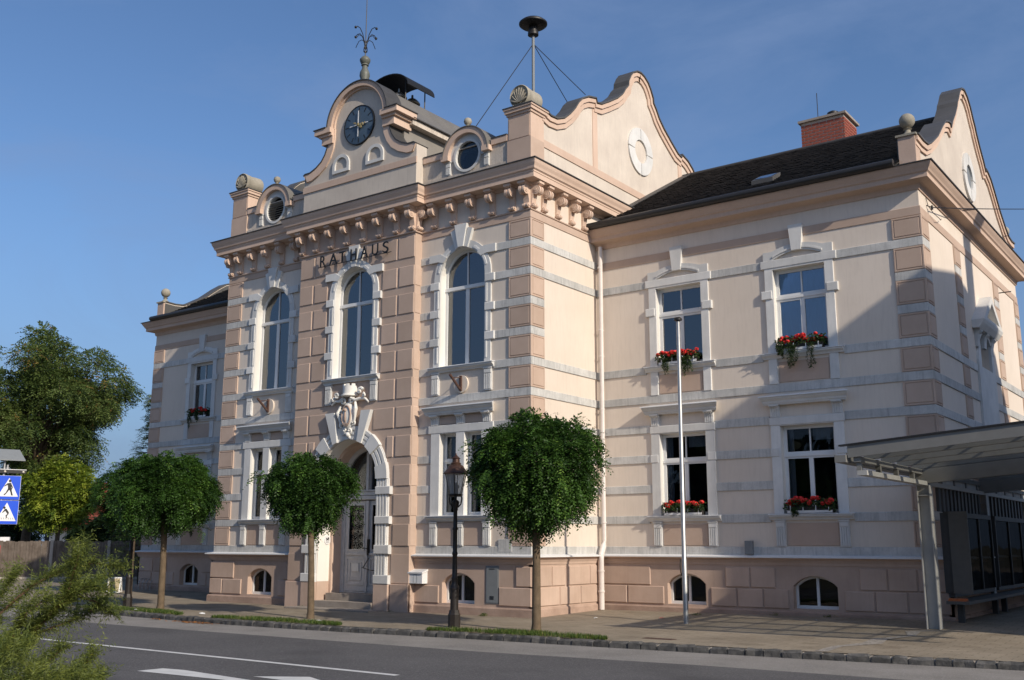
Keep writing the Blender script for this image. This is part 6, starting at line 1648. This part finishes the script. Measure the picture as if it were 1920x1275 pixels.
flower_box(WCL[1], ys, 6.085, 'dark red geranium box on the upper window of the left wing', 9, [(-0.36, 0.5), (0.02, 0.3)], 5, 0.5)
flower_box(WCL[1], ys, 2.35, 'flower box with hanging vine on the lower left wing window', 8, [(0.12, 0.75), (-0.3, 0.4)], 6, 0.5)

# ------------------------------------------------------------------ trees
def limbs(m, base, tip_pts, r0, bend=0.15, rnd=None):
    rnd = rnd or random
    for t in tip_pts:
        b = Vector(base); e = Vector(t); mid = b.lerp(e, 0.5) + Vector((rnd.uniform(-1, 1), rnd.uniform(-1, 1), rnd.uniform(0, 1))) * bend * (e - b).length
        m.tube([b, b.lerp(mid, 0.6), mid, mid.lerp(e, 0.6), e], [r0, r0 * 0.8, r0 * 0.55, r0 * 0.35, r0 * 0.12], 7)
def globe_tree(x, y, cz, rx, rz, n, label, seed, lean=(0, 0), tr=0.085, low=0.0, shape=None, bark='bark', zb_=0.02):
    global nrg
    nrg = np.random.default_rng(seed); r = random.Random(seed)
    t = empty('globe_tree', (x, y, 0), label, 'tree', 'clipped globe trees along the kerb')
    c = np.array([lean[0], lean[1], cz])
    # lumps make the crown uneven
    L = []
    for k in range(44):
        z = 1 - 2 * (k + 0.5) / 44; a = k * 2.39996; s = math.sqrt(1 - z * z)
        d = unit(np.array([s * math.cos(a), s * math.sin(a), z]) + nrg.normal(scale=0.12, size=3))
        L.append((c + d * np.array([rx, rx, rz]) * nrg.uniform(0.55, 0.84), nrg.uniform(0.22, 0.38)))
    L = [(c + (lc - c) * np.array([w, w, 1.0]), lr) for lc, lr in L for w in (1.0 + 0.22 * max(0.0, -(lc[2] - c[2]) / rz),)]
    if shape: L = shape(c, L, rx, rz)
    P = []; D = []; T = []
    per = n // len(L)
    for lc, lr in L:
        d = rand_dirs(per); outw = unit(lc - c + 1e-6)
        d = unit(d + outw * 0.55 + np.array([0, 0, zb_]))
        rr = lr * min(rx, rz) * 1.12
        p = lc + d * rr * nrg.uniform(0.7, 1.08, per)[:, None]
        P.append(p); dd = unit(p - c) * 0.75 + nrg.normal(scale=0.3, size=(per, 3)) + np.array([0, 0, -0.22]); D.append(dd)
        T.append(np.full(per, nrg.uniform(-0.22, 0.22)) + 0.22 * np.clip((np.linalg.norm((p - c) / np.array([rx, rx, rz]), axis=1) - 0.8), -0.5, 0.6))  # outer fronds lighter: young growth plus highlights painted into the tone
    # inner fill so the middle is not hollow, its shade painted as a darker tone
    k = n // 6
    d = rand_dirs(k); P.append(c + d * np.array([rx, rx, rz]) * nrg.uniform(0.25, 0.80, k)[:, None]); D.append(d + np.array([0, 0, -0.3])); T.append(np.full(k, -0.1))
    # stray shoots standing out of the clipped outline
    for s in range(26):
        d = unit(nrg.normal(size=3) + np.array([0, 0, 0.35])); L_ = nrg.uniform(0.12, 0.42); k = 9
        tt = np.linspace(0.0, 1.0, k)[:, None]
        P.append(c + d * np.array([rx, rx, rz]) * 0.98 + d * L_ * tt + np.array([0, 0, -0.10]) * tt ** 2 + nrg.normal(scale=0.02, size=(k, 3)))
        D.append(np.tile(d, (k, 1)) + nrg.normal(scale=0.7, size=(k, 3)) + np.array([0, 0, -0.3])); T.append(np.full(k, 0.22))
    P = np.concatenate(P); D = np.concatenate(D); T = np.concatenate(T)
    K = 11
    q = frond_quads(P, D, nrg.uniform(0.15, 0.28, len(P)), K, 0.066, 0.031, 0.6)
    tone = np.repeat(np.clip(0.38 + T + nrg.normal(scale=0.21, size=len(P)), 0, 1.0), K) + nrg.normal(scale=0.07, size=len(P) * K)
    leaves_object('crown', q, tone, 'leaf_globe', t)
    m = MB()
    zc = cz - rz * 0.55
    m.tube([(0, 0, -0.05), (0.01, 0.0, 0.15), (lean[0] * 0.2 + 0.015, 0, zc * 0.5), (lean[0] * 0.5, lean[1] * 0.5, zc), (lean[0] * 0.7, lean[1] * 0.7, cz)], [tr * 1.25, tr, tr * 0.88, tr * 0.85, tr * 0.4], 12)
    limbs(m, (lean[0] * 0.5, lean[1] * 0.5, zc), [tuple(lc) for lc, _ in L[:14]], tr * 0.42, 0.1, r)
    m.build('trunk', bark, t)
    return t
def heart(c, L, rx, rz):
    out = []
    for lc, lr in L:
        q = (lc - c); f = 0.42 + 0.62 * (q[2] / rz + 0.62)      # narrower towards the bottom
        out.append((c + np.array([q[0] * f * 1.15, q[1] * f, q[2]]), lr))
    return out
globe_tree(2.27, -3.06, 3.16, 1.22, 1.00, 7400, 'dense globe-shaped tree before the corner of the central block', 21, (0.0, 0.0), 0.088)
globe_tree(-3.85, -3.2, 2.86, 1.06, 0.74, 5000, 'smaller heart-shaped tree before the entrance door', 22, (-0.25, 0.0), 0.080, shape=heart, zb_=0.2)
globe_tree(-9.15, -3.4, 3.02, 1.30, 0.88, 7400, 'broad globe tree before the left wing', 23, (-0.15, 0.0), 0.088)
tl = at_y(256, 915, 0.6)
globe_tree(tl.x, 0.6, 3.3, 1.15, 1.0, 5000, 'globe tree behind the left lamp post, partly hidden', 24, (0, 0), 0.09, bark='barkdark')

def big_tree(name, x, y, h, rx, rz, cz, label, mat, seed, n, trunk_r, nl=26, K=9, fl=(0.35, 0.6), leaf=(0.15, 0.065), clump=(0.20, 0.34), zdrop=-0.25, bark='barkdark', group=None, fill=0.0):
    global nrg
    nrg = np.random.default_rng(seed); r = random.Random(seed)
    t = empty(name, (x, y, -0.05), label, 'tree', group)
    c = np.array([0, 0, cz]); L = []
    for k in range(nl):
        d = unit(nrg.normal(size=3)); L.append((c + d * np.array([rx, rx, rz]) * nrg.uniform(0.35, 0.86), nrg.uniform(*clump)))
    P = []; D = []; T = []; per = n // nl
    for lc, lr in L:
        d = rand_dirs(per); d[:, 2] *= 0.62
        p = lc + d * lr * (rx + rz) * 0.5 * nrg.uniform(0.35, 1.0, per)[:, None]
        P.append(p); D.append(unit(d) * 0.8 + unit(lc - c) * 0.5 + nrg.normal(scale=0.25, size=(per, 3)) + np.array([0, 0, zdrop])); T.append(np.full(per, nrg.uniform(-0.18, 0.2)))
    P = np.concatenate(P); D = np.concatenate(D); T = np.concatenate(T)
    q = frond_quads(P, D, nrg.uniform(*fl, len(P)), K, leaf[0], leaf[1], 0.45)
    tone = np.repeat(np.clip(0.45 + T + nrg.normal(scale=0.2, size=len(P)), 0, 1), K) + nrg.normal(scale=0.06, size=len(P) * K)
    leaves_object('crown', q, tone, mat, t)
    m = MB(); zb = max(0.8, cz - rz * 0.75)
    m.tube([(0, 0, -0.2), (0.05, 0, zb * 0.4), (0.1, 0.05, zb), (0.15, 0, cz), (0.1, 0.1, cz + rz * 0.55)], [trunk_r * 1.3, trunk_r, trunk_r * 0.85, trunk_r * 0.5, trunk_r * 0.12], 12)
    limbs(m, (0.08, 0.03, zb), [tuple(lc) for lc, _ in L], trunk_r * 0.42, 0.12, r)
    m.build('trunk', bark, t)
    return t
BG = 'trees beyond the fence'
p = at_y(72, 745, 8.5)
big_tree('tall_tree', p.x, 8.5, 13, 5.5, 4.3, p.z - 0.5, 'tall dark-leaved tree with brownish tips rising over the fence', 'leaf_big', 31, 15500, 0.22, nl=104, clump=(0.12, 0.21), group=BG)
p = at_y(112, 925, 8.6)
big_tree('lime_green_tree', p.x, 8.6, 6, 2.1, 2.1, p.z, 'yellow-green broadleaf tree hanging over the board fence', 'leaf_lime', 32, 8000, 0.12, nl=50, fl=(0.22, 0.36), leaf=(0.13, 0.07), clump=(0.22, 0.36), group=BG)
p = at_y(196, 985, 14)
big_tree('dark_bush', p.x, 14.0, 5, 2.0, 1.5, 1.9, 'dark green bush in the shade behind the fence', 'leaf_dark', 33, 6000, 0.12, nl=30, fl=(0.25, 0.4), leaf=(0.14, 0.075), group=BG)
p = at_y(20, 960, 12)
big_tree('dark_bush', p.x - 1, 12.0, 5, 3.6, 2.6, 2.6, 'dark bush filling the gap behind the road sign', 'leaf_dark', 34, 5000, 0.12, nl=30, fl=(0.25, 0.4), leaf=(0.15, 0.08), group=BG)
p = at_y(262, 985, 18)
big_tree('dark_bush', p.x, 18.0, 5, 2.4, 2.0, 2.2, 'farther dark bush seen right of the yellow-green tree', 'leaf_dark', 35, 4000, 0.12, nl=26, fl=(0.25, 0.4), leaf=(0.15, 0.08), group=BG)
# conifer peeping out beside the left wing
def conifer(x, y, h, label, seed):
    global nrg
    nrg = np.random.default_rng(seed)
    t = empty('conifer', (x, y, 0), label, 'tree'); Q = []; m = MB()
    m.tube([(0, 0, -0.1), (0, 0, h)], [0.16, 0.02], 9)
    P = []; D = []
    for z in np.linspace(1.2, h - 0.1, 34):
        R_ = (h - z) / h * 2.0 + 0.15
        for k in range(7):
            a = nrg.uniform(0, 6.283); L = R_ * nrg.uniform(0.7, 1.1); d = np.array([math.cos(a), math.sin(a), -0.10])
            m.tube([(0, 0, z), tuple(d * L * 0.5 + np.array([0, 0, z])), tuple(d * L + np.array([0, 0, z + 0.08]))], [0.02, 0.014, 0.005], 5)
            for s in np.linspace(0.15, 1, 9):
                P.append(d * L * s + np.array([0, 0, z])); D.append(d + nrg.normal(scale=0.5, size=3))
    P = np.array(P); D = np.array(D)
    q = frond_quads(P, D, nrg.uniform(0.18, 0.32, len(P)), 10, 0.10, 0.022, 0.2)
    leaves_object('crown', q, nrg.uniform(0, 1, len(q)), 'leaf_tam', t); m.build('trunk', 'barkdark', t)
p = at_y(284, 800, 8.0)
conifer(p.x, 8.0, 8.4, 'loose-branched conifer peeping out beside the left wing', 41)

# ------------------------------------------------------------------ tamarisk in the left foreground
def tamarisk():
    global nrg
    nrg = np.random.default_rng(51); r = random.Random(51)
    base = at_dist(-150, 1560, 6.4); base.z = ROADZ
    t = empty('tamarisk_bush', (base.x, base.y, ROADZ + 0.03), 'feathery green tamarisk bush in the left foreground', 'bush')
    o = np.array(t.location)
    br = [ # limb ends in the picture and their distance
        ([(-160, 1500, 6.3), (-30, 1245, 6.2), (60, 1190, 6.1), (125, 1115, 6.0), (148, 1040, 5.9)], 0.016),
        ([(-30, 1245, 6.2), (75, 1165, 6.1), (140, 1118, 6.1), (192, 1082, 6.2)], 0.010),
        ([(60, 1190, 6.1), (118, 1170, 6.2), (165, 1150, 6.3), (192, 1130, 6.3)], 0.007),
        ([(-60, 1290, 6.3), (0, 1150, 6.4), (60, 1098, 6.4), (120, 1068, 6.4), (175, 1056, 6.4), (232, 1064, 6.4)], 0.010),
        ([(120, 1068, 6.4), (150, 1045, 6.35), (158, 1022, 6.3)], 0.005),
        ([(-60, 1290, 6.3), (-10, 1130, 6.0), (20, 1090, 6.0), (30, 1075, 6.0)], 0.007),
        ([(-120, 1420, 6.0), (20, 1290, 5.8), (90, 1240, 5.8), (122, 1212, 5.8)], 0.009),
        ([(-120, 1420, 6.0), (70, 1310, 5.8), (150, 1260, 5.7), (175, 1222, 5.7)], 0.009),
        ([(-120, 1420, 6.0), (40, 1340, 5.6), (150, 1300, 5.6), (190, 1270, 5.6)], 0.009),
        ([(-100, 1400, 6.2), (-20, 1260, 6.1), (30, 1230, 6.1), (60, 1205, 6.1)], 0.008),
        ([(140, 1118, 6.1), (180, 1128, 6.1), (200, 1140, 6.15), (215, 1150, 6.2)], 0.005),
        ([(75, 1165, 6.1), (120, 1130, 6.0), (160, 1100, 6.0), (200, 1105, 6.0)], 0.006),
        ([(-30, 1245, 6.2), (20, 1200, 6.0), (50, 1150, 5.9), (90, 1120, 5.9)], 0.007),
    ]
    m = MB(); P = []; D = []; W = []
    m.tube([(0, 0, 0)] + [tuple(np.array(at_dist(a, b, d)) - o) for a, b, d in ((-155, 1530, 6.35), (-100, 1400, 6.3))], [0.03, 0.025, 0.02], 8)
    for pts, rad in br:
        q = [np.array(at_dist(a, b, d)) - o for a, b, d in pts]
        k = len(q); m.tube([tuple(v) for v in q], [rad * (1 - 0.75 * i / (k - 1)) for i in range(k)], 7)
        for i in range(k - 1):
            seg = q[i + 1] - q[i]; n = int(np.linalg.norm(seg) / 0.0026)
            for s in range(n):
                f = s / max(1, n); pos = q[i] + seg * f
                prog = (i + f) / (k - 1)
                if r.random() < 0.25 + 0.75 * min(1, prog * 2.2):
                    d = unit(nrg.normal(size=3)) * 0.75 + unit(seg) * 0.8 + np.array([0, 0, 0.35])
                    P.append(pos); D.append(d); W.append(prog)
    # dense low mass at the bottom left
    for s in range(1000):
        a, b = r.uniform(-70, 185), r.uniform(1205, 1330)
        if b < 1330 - (185 - a) * 0.55 and a > 60: b = r.uniform(1262, 1330)
        P.append(np.array(at_dist(a, b, r.uniform(5.3, 6.0))) - o); D.append(unit(nrg.normal(size=3)) * 0.5 + np.array([0.15, 0, 0.9])); W.append(0.9)
    P = np.array(P); D = unit(np.array(D)); N = len(P)
    # every twig carries fine side shoots made of short needle-like blades
    Lt = nrg.uniform(0.05, 0.13, N); K = 15
    q = frond_quads(P, D, Lt, K, 0.028, 0.0042, 0.15, 0.45)
    tone = np.repeat(nrg.uniform(0.1, 0.75, N), K) + nrg.normal(scale=0.12, size=N * K)
    leaves_object('foliage', q, tone, 'leaf_tam', t)
    e = P + D * Lt[:, None]; w = np.cross(D, np.array([0, 0, 1.0])); w = unit(w) * 0.0011
    tw = np.stack([P - w, P + w, e + w * 0.4, e - w * 0.4], 1); tw[:, :, 2] -= 0
    leaves_object('twigs', tw, np.full(N, 0.3), 'leaf_tam', t)
    m.build('branches', plain('tamarisk_bark', (0.115, 0.062, 0.038), 0.85, var=0.25, scale=20), t)
tamarisk()

# ------------------------------------------------------------------ houses beyond
def red_house():
    y = 38.0; a = at_y(118, 985, y); b = at_y(215, 985, y); zt = at_y(160, 921, y).z; ze = at_y(160, 990, y).z
    x0, x1 = a.x - 4, b.x
    t = empty('red_roof_house', ((x0 + x1) / 2, y, 0), 'distant house with red tiled roof and brick chimney behind the trees', 'house')
    cx = (x0 + x1) / 2
    MB().box(x0 - cx, x1 - cx, 0.5, 8, -0.2, ze).build('wall', 'wall', t)
    M['redtile'] = stucco('red_clay_tile', (0.22, 0.055, 0.032), (0.33, 0.085, 0.05), big=2, streak=0.4, streak_col=(0.12, 0.04, 0.03), bump=0.4)
    m = MB(); m.prism([(x0 - cx - 0.4, 0, ze - 0.2), (x0 - cx - 0.4, 4.2, zt), (x0 - cx - 0.4, 8.5, ze - 0.2)], [(x1 - cx + 0.4, 0, ze - 0.2), (x1 - cx + 0.4, 4.2, zt), (x1 - cx + 0.4, 8.5, ze - 0.2)]); m.build('roof', 'redtile', t)
    m = MB()
    L = math.hypot(4.2, zt - ze + 0.2)
    for r_ in range(12):
        f = r_ / 12; m.box(x0 - cx - 0.4, x1 - cx + 0.4, 4.2 * f - 0.05, 4.2 * f + 0.33, ze - 0.2 + (zt - ze + 0.2) * f, ze - 0.12 + (zt - ze + 0.2) * f)
    m.build('tile_courses', 'redtile', t)
    c = at_y(186, 910, y + 4); MB().box(c.x - cx - 0.7, c.x - cx + 0.7, 3.6, 4.6, zt - 1, at_y(186, 905, y + 4).z).build('chimney', 'brick', t)
    for k in range(3):
        wx = -6 + k * 4.0
        w = MB().box(wx - 0.5, wx + 0.5, 0.44, 0.52, 1.2, 2.6).build('window', 'paintwood', t); MB().box(wx - 0.42, wx + 0.42, 0.42, 0.438, 1.28, 2.52).build('pane', 'darkroom', w)
red_house()
# tall neighbour to the right, outside the picture: it throws the shade on the right wing
def neighbour():
    t = empty('neighbouring_house', (20.0, 2.42, 0), 'tall plastered neighbouring house right of the shelter', 'house')
    prof = [(-1.08, -0.2), (-1.08, 14.25), (0.4, 14.35), (3.2, 14.85), (4.34, 14.70), (7.2, 13.4), (8.1, 11.6), (8.6, 9.0), (8.6, -0.2)]
    MB().prism([(0, y - 3, z) for y, z in prof], [(11, y - 3, z) for y, z in prof]).build('wall', 'wall', t)
    MB().box(0.2, 1.0, 4.47 - 3, 5.05 - 3, 13.0, 17.2).build('chimney', 'brick', t)
    for k in range(3):
        for j in range(3):
            y, z = 0.6 + k * 2.6 - 3, 1.4 + j * 3.6
            w = MB().box(-0.06, 0.02, y - 0.55, y + 0.55, z, z + 1.7).build('window', 'paintwood', t); MB().box(-0.075, -0.062, y - 0.46, y + 0.46, z + 0.09, z + 1.61).build('pane', 'glassdark', w)
            w = MB().box(1.6 + k * 3 - 0.55, 1.6 + k * 3 + 0.55, -4.08 - 0.06, -4.08 + 0.02, z, z + 1.7).build('window', 'paintwood', t); MB().box(1.6 + k * 3 - 0.46, 1.6 + k * 3 + 0.46, -4.08 - 0.075, -4.08 - 0.062, z + 0.09, z + 1.61).build('pane', 'glassdark', w)
neighbour()
def reflection_building():  # added out of view so the showcase panes reflect something dark
    t = empty('added_rear_building', (20.4, 23.6, 0), 'unseen long low building added to reflect dark in the showcase panes', 'house')
    MB().box(0, 9, -15.2, 18, -0.2, 5.2).build('wall', 'wall', t)
    m = MB(); m.prism([(-0.4, -15.5, 5.0), (4.5, -15.5, 8.0), (9.4, -15.5, 5.0)], [(-0.4, 18.3, 5.0), (4.5, 18.3, 8.0), (9.4, 18.3, 5.0)]); m.build('roof', 'redtile', t)
    for k in range(8):
        y = -13 + k * 4; w = MB().box(-0.06, 0.02, y - 0.5, y + 0.5, 1.2, 2.8).build('window', 'paintwood', t); MB().box(-0.075, -0.062, y - 0.42, y + 0.42, 1.28, 2.72).build('pane', 'darkroom', w)
reflection_building()

# belt of tall trees across the street, behind the camera: seen only as dark reflections in the panes
def tree_belt():
    r = np.random.default_rng(77); P = []
    for k in range(26):
        cx, cy = -46 + k * 3.9 + r.uniform(-1, 1), -37 + r.uniform(-2.5, 2.5); h = r.uniform(6.5, 10)
        n = 620; d = unit(r.normal(size=(n, 3)))
        P.append(np.array([cx, cy, h * 0.52]) + d * np.array([3.2, 2.6, h * 0.5]) * r.uniform(0.6, 1.0, n)[:, None])
    P = np.concatenate(P); P[:, 2] = np.maximum(P[:, 2], 0.3); n = len(P)
    a = unit(r.normal(size=(n, 3))); b = unit(np.cross(a, unit(r.normal(size=(n, 3))))); L = r.uniform(0.35, 0.7, n)[:, None]
    q = np.stack([P - a * L, P + b * L * 0.6, P + a * L, P - b * L * 0.6], 1); q[:, :, 2] = np.maximum(q[:, :, 2], -0.05)
    o = leaves_object('tree_belt', q, r.uniform(0, 1, n), 'leaf_dark'); tag(o, 'belt of tall trees across the street behind the viewer', 'trees', None, 'stuff')
tree_belt()
